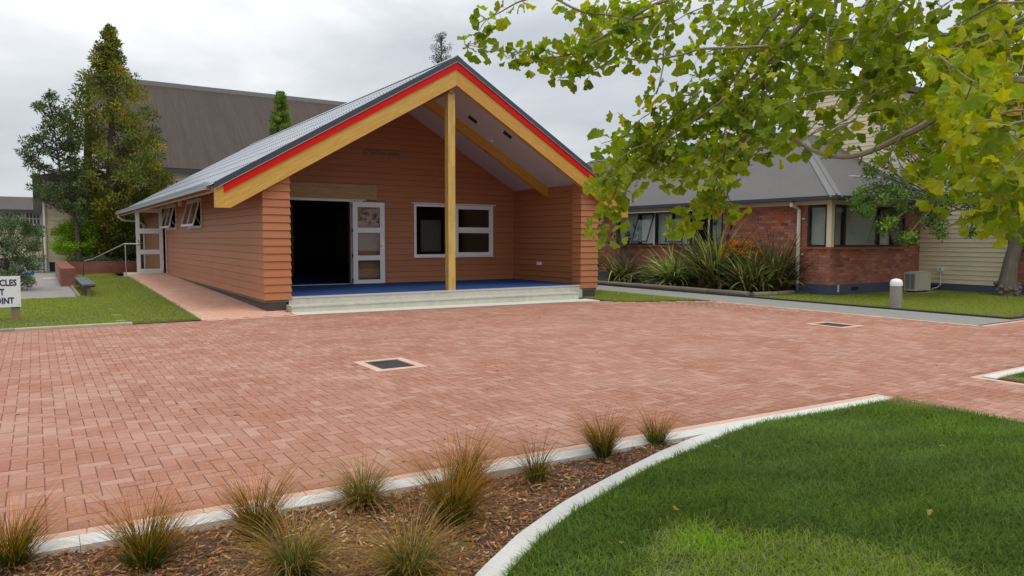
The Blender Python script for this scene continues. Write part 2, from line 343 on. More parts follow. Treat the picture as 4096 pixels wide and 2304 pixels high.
# ---- plaza of herringbone pavers
plaza = thing('plaza_paving', None, None, (0, 0, 0)); plaza['kind'] = 'structure'
grid_surface('sand_bed', -6, 40, .2, 17, 231, 101, lambda X, Y: gz(X, Y)-.0075, M['sand'], plaza, extra=([3.515, 3.975, 12.415, 12.865], [8.255, 8.855, 7.815, 8.405]),
             mask=lambda x, y: ~((x > 3.5) & (x < 4) & (y > 8.2) & (y < 8.9)) & ~((x > 12.4) & (x < 12.9) & (y > 7.8) & (y < 8.41)) & (((x < 7.2) & (y > yk(x)-.05) & (y < 15.2)) | ((x >= 7.2) & (x < 14.7) & (y < 15.2) & (y > 4.05) & ((x < 12.4) | (x*.93+y < 12.9+.93*14.70+.1))) | ((x > 7.2) & (x < 9.15) & (y < 4.2)) | ((x >= 14.6) & (y > 4.05) & (y < 6.55))))
HOLES = [(3.40, 4.09, 8.14, 8.97), (12.30, 12.98, 7.70, 8.52), (7.10, 7.29, -9, 4.17), (9.10, 99, -9, 4.12), (14.70, 99, 6.50, 99)]
def clip(P, a, b, c):           # keep a*x+b*y<=c
    out = []
    for i in range(len(P)):
        p, q = P[i], P[(i+1) % len(P)]; dp = a*p[0]+b*p[1]-c; dq = a*q[0]+b*q[1]-c
        if dp <= 0: out.append(p)
        if (dp < 0 < dq) or (dq < 0 < dp):
            t = dp/(dp-dq); out.append((p[0]+t*(q[0]-p[0]), p[1]+t*(q[1]-p[1])))
    return out
def region(P, cx, cy):
    if cx < 7.29: P = clip(P, -.0575, -1, -(4.50-.0575*.2)-.095)          # y >= yk(x)+.095
    if len(P) < 3: return None
    if cy > 8:
        P = clip(P, 0, 1, 15.04)
        if len(P) > 2: P = clip(P, .93, 1, 12.9+.93*14.70)      # diagonal by the grass wedge
    if cx < -6: return None
    if len(P) < 3: return None
    for x0, x1, y0, y1 in HOLES:
        xs = [p[0] for p in P]; ys = [p[1] for p in P]
        if max(xs) <= x0+1e-4 or min(xs) >= x1-1e-4 or max(ys) <= y0+1e-4 or min(ys) >= y1-1e-4: continue
        d = [(x0-cx, (1, 0, x0)), (cx-x1, (-1, 0, -x1)), (y0-cy, (0, 1, y0)), (cy-y1, (0, -1, -y1))]
        best = max(d, key=lambda t: t[0])
        if best[0] <= 0: return None
        P = clip(P, *best[1])
        if len(P) < 3: return None
    a = 0
    for i in range(len(P)): a += P[i][0]*P[(i+1) % len(P)][1]-P[(i+1) % len(P)][0]*P[i][1]
    return P if abs(a)/2 > .0012 else None
GAP = .0014
PCOL = np.array([[.58]*3]*4+[[.64]*3]*4+[[1.0]*3]*4)
def slab_mesh(P, z0=-.03, ch=.003):      # convex polygon -> chamfered slab around its own origin
    c = np.mean(P, 0); P = np.array(P)
    def inset(d):
        out = []
        n = len(P)
        for i in range(n):
            a, b_, c_ = P[i-1], P[i], P[(i+1) % n]
            e1 = (b_-a)/(np.linalg.norm(b_-a)+1e-9); e2 = (c_-b_)/(np.linalg.norm(c_-b_)+1e-9)
            n1 = np.array([-e1[1], e1[0]]); n2 = np.array([-e2[1], e2[0]]); m = n1+n2; k = max(.3, 1+n1@n2)
            out.append(b_+m*d/k)
        return np.array(out)
    return inset(GAP), inset(GAP+ch)
def rect_template(w, h, name, mat_, chz=.0025):
    m = MB(); g_ = GAP; ch = .005
    b = [(-w/2+g_, -h/2+g_), (w/2-g_, -h/2+g_), (w/2-g_, h/2-g_), (-w/2+g_, h/2-g_)]
    t = [(x-math.copysign(ch, x), y-math.copysign(ch, y)) for x, y in b]
    V = [(x, y, -.02) for x, y in b]+[(x, y, -chz) for x, y in b]+[(x, y, 0) for x, y in t]
    F = [[8, 9, 10, 11]]+[[i, (i+1) % 4, 4+(i+1) % 4, 4+i] for i in range(4)]+[[4+i, 4+(i+1) % 4, 8+(i+1) % 4, 8+i] for i in range(4)]
    return mesh_np(name, np.array(V, float), F, mat_, col=PCOL)
def ccw(P):
    a = sum(P[i][0]*P[(i+1) % len(P)][1]-P[(i+1) % len(P)][0]*P[i][1] for i in range(len(P)))
    return P if a > 0 else P[::-1]
full = []; cut = []; M['cutp'] = paver_mat('cut_paver', [(.27, .115, .07), (.31, .135, .086), (.33, .155, .105)])
for i in range(-40, 330):
    for j in range(0, 152):
        k = (i+j) % 4
        if k == 0: r = (i*.1, i*.1+.2, j*.1, j*.1+.1)
        elif k == 2: r = (i*.1, i*.1+.1, j*.1, j*.1+.2)
        else: continue
        cx_, cy_ = (r[0]+r[1])/2, (r[2]+r[3])/2
        if cx_ > 14.8 and cy_ > 6.6: continue
        if cx_ > 9.3 and cy_ < 4.0: continue
        if cy_ < 3.9 and cx_ < 7.0: continue
        if cx_ > 24: continue
        P = [(r[0], r[2]), (r[1], r[2]), (r[1], r[3]), (r[0], r[3])]
        Q = region(P, cx_, cy_)
        if Q is None: continue
        if len(Q) == 4 and max(abs(Q[a][b]-P[a][b]) for a in range(4) for b in range(2)) < 1e-6: full.append((cx_, cy_, k))
        else: cut.append(Q)
fa = np.array(full); P3 = np.stack([fa[:, 0], fa[:, 1], np.zeros(len(fa))], 1)
px, py, pw = prj(P3); inside = (px > 0) & (px < 4096) & (py < 2290) & (pw > .5)
score = np.where(inside, 1/(pw**2), 0); near = set(np.argsort(-score)[:300].tolist())
tm = {0: rect_template(.2, .1, 'paver', M['paver']), 2: rect_template(.1, .2, 'paver', M['paver'])}
VV = []; FF = []; n0 = 0
base = {}
for k in (0, 2):
    w, h = (.2, .1) if k == 0 else (.1, .2)
    b = np.array([(-w/2, -h/2), (w/2, -h/2), (w/2, h/2), (-w/2, h/2)]); b = b-np.sign(b)*GAP; t = b-np.sign(b)*.005
    base[k] = np.concatenate([np.c_[b, np.full(4, -.012)], np.c_[b, np.full(4, -.0022)], np.c_[t, np.zeros(4)]])
fidx = np.array([[8, 9, 10, 11]]+[[i, (i+1) % 4, 4+(i+1) % 4, 4+i] for i in range(4)]+[[4+i, 4+(i+1) % 4, 8+(i+1) % 4, 8+i] for i in range(4)])
for n, (cx_, cy_, k) in enumerate(full):
    zz = float(gz(cx_, cy_))+random.uniform(-.0012, .0012); tx, ty = random.gauss(0, .006), random.gauss(0, .006)
    if n in near:
        o = link('paver', tm[k], plaza, (cx_, cy_, zz)); o.rotation_euler = (tx, ty, random.gauss(0, .004))
    else:
        V = base[k].copy(); V[:, 2] += zz+V[:, 0]*ty+V[:, 1]*tx; V[:, 0] += cx_; V[:, 1] += cy_
        VV.append(V); FF.append(fidx+n0); n0 += 12
npobj('paver_field', np.concatenate(VV), np.concatenate(FF), M['paver'], plaza, kind='stuff', col=np.tile(PCOL, (len(VV), 1)))
m = MB()
for Q in cut:
    Q = ccw(Q); a, b = slab_mesh(Q); zz = float(gz(*np.mean(Q, 0)))+random.uniform(-.001, .001)
    i0 = len(m.v); n = len(Q)
    m.v += [(x, y, zz-.012) for x, y in a]+[(x, y, zz-.002) for x, y in a]+[(x, y, zz) for x, y in b]
    m.f.append([i0+2*n+q for q in range(n)])
    for q in range(n):
        m.f.append([i0+q, i0+(q+1) % n, i0+n+(q+1) % n, i0+n+q]); m.f.append([i0+n+q, i0+n+(q+1) % n, i0+2*n+(q+1) % n, i0+2*n+q])
npobj('cut_pavers', np.array(m.v), m.f, M['cutp'], plaza, kind='stuff')
# peach border pavers, each its own piece
M['border'] = paver_mat('border_paver', [(.58, .37, .27), (.64, .42, .32), (.61, .385, .29)], .15)
def border(pts, width, L_=.2, side=1, parent=plaza, name='border_paver', mat_=None):
    mat_ = mat_ or M['border']
    for a, b in zip(pts[:-1], pts[1:]):
        a = np.array(a, float); b = np.array(b, float); d = b-a; ln = np.linalg.norm(d); d /= ln; n = np.array([-d[1], d[0]])*side
        k = max(1, round(ln/L_))
        for q in range(k):
            s0, s1 = ln*q/k, ln*(q+1)/k
            P = [a+d*s0, a+d*s1, a+d*s1+n*width, a+d*s0+n*width]
            P = ccw([tuple(p) for p in P]); c = np.mean(P, 0); A, B = slab_mesh(P, ch=.004)
            z = float(gz(*c)); mm = MB(); nn = 4
            mm.v += [(x, y, z-.02) for x, y in A]+[(x, y, z-.002) for x, y in A]+[(x, y, z+.001) for x, y in B]
            mm.f.append([8, 9, 10, 11])
            for w in range(4):
                mm.f.append([w, (w+1) % 4, 4+(w+1) % 4, 4+w]); mm.f.append([4+w, 4+(w+1) % 4, 8+(w+1) % 4, 8+w])
            mm.build(name, mat_, parent)
border([(-1.4, yk(-1.4)), (7.10, yk(7.10))], .09)
border([(7.19, 4.078), (7.19, 1.6)], .09)                  # along the lawn's right side
border([(7.10, 4.08), (7.28, 4.08)], .088)
MB().box(7.125, 7.188, 3.90, 4.078, -.03, .002).build('kerb_end', M['kerb'], plaza)
border([(9.203, 4.11), (14.8, 4.06)], .09, side=-1)
border([(9.11, 4.11), (9.11, 2.4)], .09)
border([(14.71, 12.8), (14.71, 6.52)], .085, L_=.4, side=1)
border([(14.8, 6.50), (22, 6.50)], .085, L_=.4, side=-1)
border([(14.71, 12.88), (14.0, 13.5), (13.1, 14.35), (12.55, 15.02)], .085, L_=.4, side=1)
border([(2.75, 15.04), (4.55, 15.04)], .09, L_=.4)
# ---- kerb along the bed and lawn, curved garden edging
kerb = thing('kerb', None, None, (0, 0, 0)); kerb['kind'] = 'structure'
MB().box(6.95, 7.33, 3.85, 4.22, -.03, -.0085).build('sand_corner', M['sand'], plaza)
segs = np.linspace(-1.6, 7.12, 6)
for a, b in zip(segs[:-1], segs[1:]):
    a += .0015; b -= .0015; m = MB(); n = 6
    xs = np.linspace(a, b, n)
    for p, q in zip(xs[:-1], xs[1:]):
        m.hexa([(p, yk(p)-.168, -.12), (q, yk(q)-.168, -.12), (q, yk(q)-.004, -.12), (p, yk(p)-.004, -.12),
                (p, yk(p)-.165, .002), (q, yk(q)-.165, .002), (q, yk(q)-.004, .002), (p, yk(p)-.004, .002)])
    m.build('kerb_length', M['kerb'], kerb)
m = MB().box(9.22, 16, 3.86, 4.02, -.1, .012); m.build('kerb_length', M['kerb'], kerb)
edg = thing('garden_edging', None, None, (0, 0, 0)); edg['kind'] = 'structure'
def resample(P, n):
    P = np.array(P, float); d = np.r_[0, np.cumsum(np.linalg.norm(np.diff(P, axis=0), axis=1))]; t = np.linspace(0, d[-1], n)
    return np.stack([np.interp(t, d, P[:, k]) for k in range(P.shape[1])], 1)
CO = resample(curve_out, 60); CI = resample(curve_in, 60)
for s0 in range(0, 60, 15):
    m = MB(); e = min(s0+15, 59)
    for i in range(s0, e):
        a, b, c, d = CO[i], CO[i+1], CI[i+1], CI[i]
        m.hexa([(*a, -.12), (*d, -.12), (*c, -.12), (*b, -.12), (*a, .012), (*d, .012), (*c, .012), (*b, .012)])
    m.build('edging_length', M['kerb'], edg)

# ---- bark mulch bed
def poly_mask(poly):
    poly = np.array(poly)
    def f(x, y):
        x = np.asarray(x); y = np.asarray(y); ins = np.zeros(x.shape, bool); n = len(poly)
        for i in range(n):
            x1, y1 = poly[i]; x2, y2 = poly[(i+1) % n]
            c = ((y1 > y) != (y2 > y)) & (x < (x2-x1)*(y-y1)/(y2-y1+1e-12)+x1); ins ^= c
        return ins
    return f
bed_poly = [(-1.6, yk(-1.6)-.15), (4.5, yk(4.5)-.15)]+[tuple(p) for p in CO[::-1]]+[(.6, .6), (-1.6, .6)]
bed_m = poly_mask(bed_poly)
def bed_z(x, y): return -.032+.009*np.sin(x*3.1+y*2)+.009*np.sin(x*7.3-y*5.1)+.006*np.sin(x*17+y*13)
grid_surface('mulch_bed', -1.6, 4.8, .4, 4.6, 220, 150, bed_z, M['soil'], kind='structure', mask=bed_m)
NCH = 15000
X = rng.uniform(-1.2, 4.7, NCH*3); Y = rng.uniform(2.2, 4.5, NCH*3); ok = bed_m(X, Y); X, Y = X[ok][:NCH], Y[ok][:NCH]; n = len(X)
Lh = rng.uniform(.006, .035, n)*rng.choice([1, 1, 1.6], n)*.6; Wd = rng.uniform(.0025, .008, n)*rng.choice([1, 1, .6], n); T = rng.uniform(.001, .003, n)
yaw = rng.uniform(0, math.pi, n); pit = rng.normal(0, .28, n); rol = rng.normal(0, .4, n); Z = bed_z(X, Y)+rng.uniform(-.002, .022, n)
c, s = np.cos(yaw), np.sin(yaw); A = np.stack([c*np.cos(pit), s*np.cos(pit), np.sin(pit)], 1); B = np.stack([-s*np.cos(rol), c*np.cos(rol), np.sin(rol)], 1); Cn = np.cross(A, B)
corn = np.array([(-1, -1, -1), (1, -.7, -1), (1, .8, -1), (-1, 1, -1), (-1, -1, 1), (1, -.7, 1), (1, .8, 1), (-1, 1, 1)], float)
V = (np.stack([X, Y, Z], 1)[:, None]+corn[None, :, :1]*A[:, None]*Lh[:, None, None]+corn[None, :, 1:2]*B[:, None]*Wd[:, None, None]+corn[None, :, 2:]*Cn[:, None]*T[:, None, None])
fi = np.array([(4, 5, 6, 7), (0, 1, 5, 4), (1, 2, 6, 5), (2, 3, 7, 6), (3, 0, 4, 7)])
F = (fi[None]+8*np.arange(n)[:, None, None]).reshape(-1, 4)
pal = np.array([(.32, .145, .065), (.18, .085, .05), (.46, .23, .10), (.11, .06, .04), (.56, .34, .18), (.70, .52, .32), (.38, .13, .055)])
cc = pal[rng.choice(7, n, p=[.27, .2, .2, .12, .1, .04, .07])]*rng.uniform(.8, 1.25, (n, 1))
M['chip'] = mat('bark_chips', (.2, .1, .05), .85, attr=True, spec=.25)
npobj('bark_mulch', V.reshape(-1, 3), F, M['chip'], col=np.repeat(cc, 8, 0), kind='stuff')
tag(bpy.data.objects['bark_mulch'], 'brown bark chips covering the tussock bed', 'mulch')

# ---- lawns and grass
def ribbons(base, az, lean, L_, W, nseg=3, curl=.6, tipw=.15, roll=None):
    """vectorised blades; returns V (n*(nseg+1)*2,3), F, t"""
    n = len(base); t = np.linspace(0, 1, nseg+1)
    d = np.stack([np.cos(az), np.sin(az)], 1); out = np.zeros((n, nseg+1, 3)); p = base.copy(); out[:, 0] = p
    ang = lean.copy()
    for k in range(nseg):
        st = L_/nseg; ang2 = ang+curl*(k+.5)/nseg
        p = p+np.stack([d[:, 0]*np.sin(ang2)*st, d[:, 1]*np.sin(ang2)*st, np.cos(ang2)*st], 1); out[:, k+1] = p
    side = np.stack([-d[:, 1], d[:, 0], np.zeros(n)], 1)
    if roll is not None: side = side*np.cos(roll)[:, None]+np.stack([d[:, 0], d[:, 1], np.zeros(n)], 1)*np.sin(roll)[:, None]
    w = (W[:, None]*(1-(1-tipw)*t[None]**1.5))[:, :, None]
    V = np.stack([out-side[:, None]*w/2, out+side[:, None]*w/2], 2)
    m = (nseg+1)*2; k = np.arange(nseg)*2
    f = np.stack([k, k+1, k+3, k+2], 1); F = (f[None]+m*np.arange(n)[:, None, None]).reshape(-1, 4)
    return V.reshape(-1, 3), F, np.repeat(np.tile(t, n), 2)
def vnoise(x, y, s, seed=0):
    r = np.random.default_rng(seed); v = np.zeros_like(x)
    for k in range(5):
        a, b, c_ = r.normal(0, s, 2).tolist()+[r.uniform(0, 6.28)]; v += np.sin(a*x+b*y+c_)
    return v/3
def lawn(name, label, n, box, mask, zf, col_fn, hl=(.03, .06), wd=(.002, .004), nseg=2, keep=None, lean=(.1, 1.0), curl=.9, only_view=True):
    x = rng.uniform(box[0], box[1], n); y = rng.uniform(box[2], box[3], n); ok = mask(x, y); x, y = x[ok], y[ok]
    P = np.stack([x, y, zf(x, y)], 1)
    if only_view:
        px_, py_, w_ = prj(P); ok = (px_ > -250) & (px_ < 4350) & (py_ < 2500) & (w_ > .3); P = P[ok]; x, y = x[ok], y[ok]
    if keep is not None:
        ok = rng.uniform(0, 1, len(x)) < keep(x, y); P = P[ok]; x, y = x[ok], y[ok]
    m_ = len(x); V, F, t = ribbons(P, rng.uniform(0, 6.283, m_), rng.uniform(*lean, m_), rng.uniform(*hl, m_), rng.uniform(*wd, m_), nseg, curl, .12)
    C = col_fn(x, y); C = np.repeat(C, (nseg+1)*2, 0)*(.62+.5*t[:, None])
    o = npobj(name, V, F, M['grass'], col=C, kind='stuff'); tag(o, label, 'grass'); return o
lawn_poly = [tuple(p) for p in CI]+[(5.3, yk(5.3)-.15), (7.18, yk(7.18)-.17), (7.18, .0), (7.0, -2), (1.0, -2)]
lm = poly_mask(lawn_poly)
def lz(x, y): return .004+.012*np.sin(x*1.7+.6)*np.sin(y*1.9)+.0*x
grid_surface('near_lawn', 1.0, 7.2, -2, 4.2, 80, 80, lambda x, y: lz(x, y)-.004, M['lawnsoil'], kind='structure', mask=lm)
# worn pale patch: in photo lower middle of the lawn
pc1 = at(2760, 2290, 1)-np.array([0, 0, H]); t_ = -H/pc1[2]; pc1 = np.array([0, 0, H])+pc1*t_
def gpt(px_, py_, z=0.0):
    d = at(px_, py_, 1)-np.array([0, 0, H]); return np.array([0, 0, H])+d*((z-H)/d[2])
pale_poly = poly_mask([tuple(gpt(*q)[:2]) for q in [(2540, 2400), (2580, 2230), (2640, 2120), (2800, 2110), (3000, 2135), (3250, 2150), (3500, 2200), (3700, 2250), (3900, 2310), (4100, 2420)]])
bare = [gpt(*q)[:2] for q in [(2625, 2150), (2610, 2200), (2720, 2270), (2880, 2135), (2700, 2300), (2660, 2130)]]
def pale(x, y):
    return pale_poly(x+.05*vnoise(x, y, 14, 3)+rng.normal(0, .035, len(x)), y+.05*vnoise(x, y, 14, 4)+rng.normal(0, .035, len(x)))
def near_col(x, y):
    n = len(x); a = np.array([.085, .165, .018]); b = np.array([.25, .38, .055]); c_ = np.array([.22, .31, .12])
    u = rng.uniform(0, 1, n)[:, None]; v = smooth(.5+.6*vnoise(x, y, 3.0, 1))[:, None]
    C = a*(1-u)+b*u; C = C*(1-.35*v)+(C*.45+c_*.55)*.35*v
    w = smooth(.3+.8*vnoise(x, y, 6, 9))[:, None]; C = C*(.82+.22*w)
    pl = pale(x, y)
    Cp = np.array([.31, .44, .055])*(.7+.5*rng.uniform(0, 1, n)[:, None]); Cs = np.array([.42, .43, .18])*np.ones((n, 1))
    mixs = (rng.uniform(0, 1, n) < .22)[:, None]; Cp = np.where(mixs, Cs, Cp)
    C = np.where(pl[:, None], Cp, C)
    g2 = gpt(2830, 2180)[:2]; dd = np.hypot(x-g2[0], y-g2[1]); k = (np.exp(-(dd/.16)**2))[:, None]; C = C*(1-k)+np.array([.33, .55, .03])*k
    # dry blades by the far corner
    dr = np.exp(-((x-7.05)/.16)**2)*smooth((y-3.1)/.7)*(rng.uniform(0, 1, n) < .8); C = C*(1-dr[:, None])+np.array([.42, .33, .15])*dr[:, None]
    return C
def near_keep(x, y):
    k = np.ones(len(x))
    for b in bare: k *= 1-.95*np.exp(-(((x-b[0])/.075)**2+((y-b[1])/.05)**2))
    k *= np.where(pale(x, y), .7, 1); return k
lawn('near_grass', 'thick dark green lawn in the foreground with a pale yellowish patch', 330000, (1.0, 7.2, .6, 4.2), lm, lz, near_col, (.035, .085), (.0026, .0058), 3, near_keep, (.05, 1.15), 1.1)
def green2(x, y):
    n = len(x); C = np.array([.32, .39, .065])*(.7+.6*rng.uniform(0, 1, n)[:, None]); v = smooth(.5+.6*vnoise(x, y, 1.6, 5))[:, None]
    return C*(1-.3*v)+np.array([.34, .38, .09])*.3*v
# left lawn between kerb, concrete and ramp
def ramp_z(y): return .28*np.clip((np.asarray(y, float)-15.1)/14.9, 0, 1)
def left_z(x, y):
    return ramp_z(y)*smooth((np.asarray(x, float)-1.9)/.75)*.97*(1-smooth((np.asarray(y, float)-28.5)/3)*.93)+.01*np.sin(x*2.3)*np.sin(y*1.4)+.004
left_mask = lambda x, y: (y > 15.36) & (y < 37.3) & (x < 2.72+.008*(y-15)) & ((y < 22.9) | (x > .93)) & (x > -6)
grid_surface('left_lawn', -6, 2.85, 15.3, 37.4, 60, 110, lambda x, y: left_z(x, y)-.012, M['lawnsoil'], kind='structure', mask=left_mask)
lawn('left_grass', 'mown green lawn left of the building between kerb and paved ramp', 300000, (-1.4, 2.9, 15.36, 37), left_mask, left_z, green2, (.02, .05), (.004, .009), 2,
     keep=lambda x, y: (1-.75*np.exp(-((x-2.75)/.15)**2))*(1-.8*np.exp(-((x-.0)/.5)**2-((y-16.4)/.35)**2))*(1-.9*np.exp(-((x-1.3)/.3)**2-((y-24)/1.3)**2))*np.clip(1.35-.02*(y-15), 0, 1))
right_mask = lambda x, y: (x > 16.62) & (x < 24.0) & (y > 6.78) & ((y < 12.35) & ~((x > 19.0) & (y > 12.2)) | ((x < 18.9) & (y < 13.25)))
grid_surface('right_lawn', 16.55, 24.2, 6.7, 13.4, 30, 30, lambda x, y: .0*x+.006, M['lawnsoil'], kind='structure')
def rightcol(x, y):
    C = green2(x, y); e = np.maximum(np.exp(-((x-16.6)/.35)**2), np.exp(-((y-6.8)/.3)**2))[:, None]*(rng.uniform(0, 1, len(x)) < .7)[:, None]
    return C*(1-e)+np.array([.28, .24, .12])*e
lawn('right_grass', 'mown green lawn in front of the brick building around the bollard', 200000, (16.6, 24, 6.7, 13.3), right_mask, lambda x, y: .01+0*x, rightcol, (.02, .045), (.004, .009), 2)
wedge_mask = lambda x, y: (x > 12.9) & (x < 14.74) & (y > 13.0) & (y < 26) & (x*.93+y > 12.9+.93*14.70+.12)
grid_surface('grass_wedge', 12.8, 14.76, 12.9, 37, 20, 60, lambda x, y: gz(x, y)+.004, M['lawnsoil'], kind='structure', mask=lambda x, y: (x*.93+y > 12.9+.93*14.70+.05))
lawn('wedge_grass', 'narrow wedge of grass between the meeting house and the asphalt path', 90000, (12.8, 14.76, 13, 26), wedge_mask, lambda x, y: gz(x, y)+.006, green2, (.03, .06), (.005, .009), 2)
corner_mask = lambda x, y: (x > 9.36+.1*(3.86-y)*0) & (y < 3.85) & (x < 14)
grid_surface('corner_lawn', 9.2, 16, -2, 3.88, 10, 10, lambda x, y: 0*x+.002, M['lawnsoil'], kind='structure')
lawn('corner_grass', 'corner of a second lawn at the right edge with straw coloured fringe', 60000, (9.22, 11, 2, 3.85), lambda x, y: x > 9.22, lambda x, y: .004+0*x,
     lambda x, y: np.where((x < 9.4)[:, None], np.array([.40, .33, .15]), np.array([.12, .24, .035])*(.7+.6*rng.uniform(0, 1, len(x))[:, None])), (.03, .07), (.003, .005), 2)
# ---- paths
MB().poly([(14.80, 6.59, -.002), (16.50, 6.59, -.002), (16.50, 60, -.002), (14.80, 60, -.002)]).build('asphalt_path', M['asphalt'], kind='structure')
MB().poly([(16.50, 6.59, -.003), (26, 6.59, -.003), (26, 6.70, -.003), (16.50, 6.70, -.003)]).build('asphalt_strip', M['asphalt'], kind='structure')
e = thing('path_edging', None, None); e['kind'] = 'structure'
for a, b in zip(np.linspace(6.70, 30, 9)[:-1], np.linspace(6.70, 30, 9)[1:]): MB().box(16.505, 16.56, a+.003, b-.003, -.05, .035).build('edging_board', M['edging'], e)
for a, b in ((16.57, 19.5), (19.5, 23), (23, 26)): MB().box(a, b-.006, 6.705, 6.76, -.05, .035).build('edging_board', M['edging'], e)
MB().poly([(-9, 22.95, -.001), (.93, 22.95, -.001), (.93, 60, -.001), (-9, 60, -.001)]).build('concrete_yard', M['oldconc'], kind='structure')
k2 = thing('old_kerb', None, None); k2['kind'] = 'structure'
for a, b in ((-6, -2.2), (-2.2, -.35), (-.35, 1.48)): MB().box(a+.004, b-.004, 15.16+.0*a, 15.32, -.1, .03).build('kerb_length', M['oldconc'] if a < -1 else M['stone'], k2)
# ---- ramp with its own lighter pavers
ramp = thing('access_ramp', None, None); ramp['kind'] = 'structure'
m = MB(); m.hexa([(2.70, 15.13, -.1), (4.55, 15.13, -.1), (4.55, 30.0, -.1), (2.80, 30.0, -.1), (2.70, 15.13, -.008), (4.55, 15.13, -.008), (4.55, 30.0, .272), (2.80, 30.0, .272)]); m.build('ramp_bed', M['sand'], ramp)
VV = []; FF = []; n0 = 0
for i in range(27, 46):
    for j in range(152, 300):
        k = (i+j) % 4
        if k not in (0, 2): continue
        cx_, cy_ = (i*.1+.1, j*.1+.05) if k == 0 else (i*.1+.05, j*.1+.1)
        if cx_ < 2.78 or cx_ > 4.50 or cy_ < 15.2 or cy_ > 29.9: continue
        V = base[k].copy(); V[:, 0] += cx_; V[:, 1] += cy_; V[:, 2] += ramp_z(V[:, 1])+random.uniform(-.001, .001); VV.append(V); FF.append(fidx+n0); n0 += 12
npobj('ramp_pavers', np.concatenate(VV), np.concatenate(FF), M['ramp_paver'], ramp, kind='stuff', col=np.tile(PCOL*.35+.65, (len(VV), 1)))
m = MB()
for q in range(70):
    a, b = 15.15+q*.212, 15.15+(q+1)*.212-.004; xa, xb = 2.69+.1*q/70, 2.69+.1*(q+1)/70; za, zb = float(ramp_z(a))+.004, float(ramp_z(b))+.004
    m.hexa([(xa, a, -.1), (xa+.09, a, -.1), (xb+.09, b, -.1), (xb, b, -.1), (xa, a, za), (xa+.09, a, za), (xb+.09, b, zb), (xb, b, zb)])
m.build('ramp_edge_pavers', M['border'], ramp, kind='stuff')

# ---- drain grates
def drain(x0, x1, y0, y1, label, flip):
    t = thing('drain_grate', label, 'drain grate', ((x0+x1)/2, (y0+y1)/2, 0), 'storm drains in the paving')
    z = float(gz((x0+x1)/2, (y0+y1)/2)); w = .115
    for (a, b, hor) in (((x0, y0), (x1, y0), 1), ((x0, y1-w), (x1, y1-w), 1)):
        n = 3
        for q in range(n):
            xa = x0+(x1-x0)*q/n+.002; xb = x0+(x1-x0)*(q+1)/n-.002
            MB().box(xa, xb, a[1]+.002, a[1]+w-.002, z-.03, z+.004).build('surround_paver', M['border'], t)
    for xs in (x0, x1-w):
        n = 4; ya, yb = y0+w, y1-w
        for q in range(3):
            MB().box(xs+.002, xs+w-.002, ya+(yb-ya)*q/3+.002, ya+(yb-ya)*(q+1)/3-.002, z-.03, z+.004).build('surround_paver', M['border'], t)
    X0, X1, Y0, Y1 = x0+w, x1-w, y0+w, y1-w
    m = MB(); f = .035
    m.box(X0, X1, Y0, Y0+f, z-.05, z-.002).box(X0, X1, Y1-f, Y1, z-.05, z-.002).box(X0, X0+f, Y0+f, Y1-f, z-.05, z-.002).box(X1-f, X1, Y0+f, Y1-f, z-.05, z-.002)
    m.build('frame', M['iron'], t)
    MB().poly([(X0, Y0, z-.085), (X1, Y0, z-.085), (X1, Y1, z-.085), (X0, Y1, z-.085)]).build('sump', M['void'], t)
    n = 11
    for q in range(n):
        ya = Y0+f+(Y1-Y0-2*f)*(q+.30)/n; yb = Y0+f+(Y1-Y0-2*f)*(q+.78)/n
        sag = -.012
        mm = MB(); xs = np.linspace(X0+f, X1-f, 7)
        for a, b in zip(xs[:-1], xs[1:]):
            za = z-.004+sag*math.sin(math.pi*(a-X0)/(X1-X0)); zb = z-.004+sag*math.sin(math.pi*(b-X0)/(X1-X0))
            mm.hexa([(a, ya, za-.03), (b, ya, zb-.03), (b, yb, zb-.03), (a, yb, za-.03), (a, ya, za), (b, ya, zb), (b, yb, zb), (a, yb, za)])
        mm.build('grate_bar', M['iron'], t)
nd = 90; Xd = rng.uniform(-.5, 14, nd); Yd = 4.7+10*rng.uniform(0, 1, nd)**1.3; ok = (Xd < 6.9) | (Yd > 4.4); mm = MB()
for x_, y_ in zip(Xd[ok], Yd[ok]):
    z_ = float(gz(x_, y_))+.001; s_ = random.uniform(.006, .017); a_ = random.uniform(0, 3.1); fn_ = lambda a, b, c, x_=x_, y_=y_, a_=a_: (x_+a*math.cos(a_)-b*math.sin(a_), y_+a*math.sin(a_)+b*math.cos(a_), c)
    mm.box(-s_, s_, -s_*.35, s_*.35, z_, z_+.004, fn_)
dbr = mm.build('paving_debris', M['soil'], None, kind='stuff'); tag(dbr, 'tiny bits of bark and leaf scattered over the paving', 'litter')
drain(3.40, 4.09, 8.14, 8.97, 'cast iron drain grate with peach surround in the middle of the paving', 0)
drain(12.30, 12.98, 7.70, 8.52, 'cast iron drain grate near the asphalt path, the farther of two', 1)

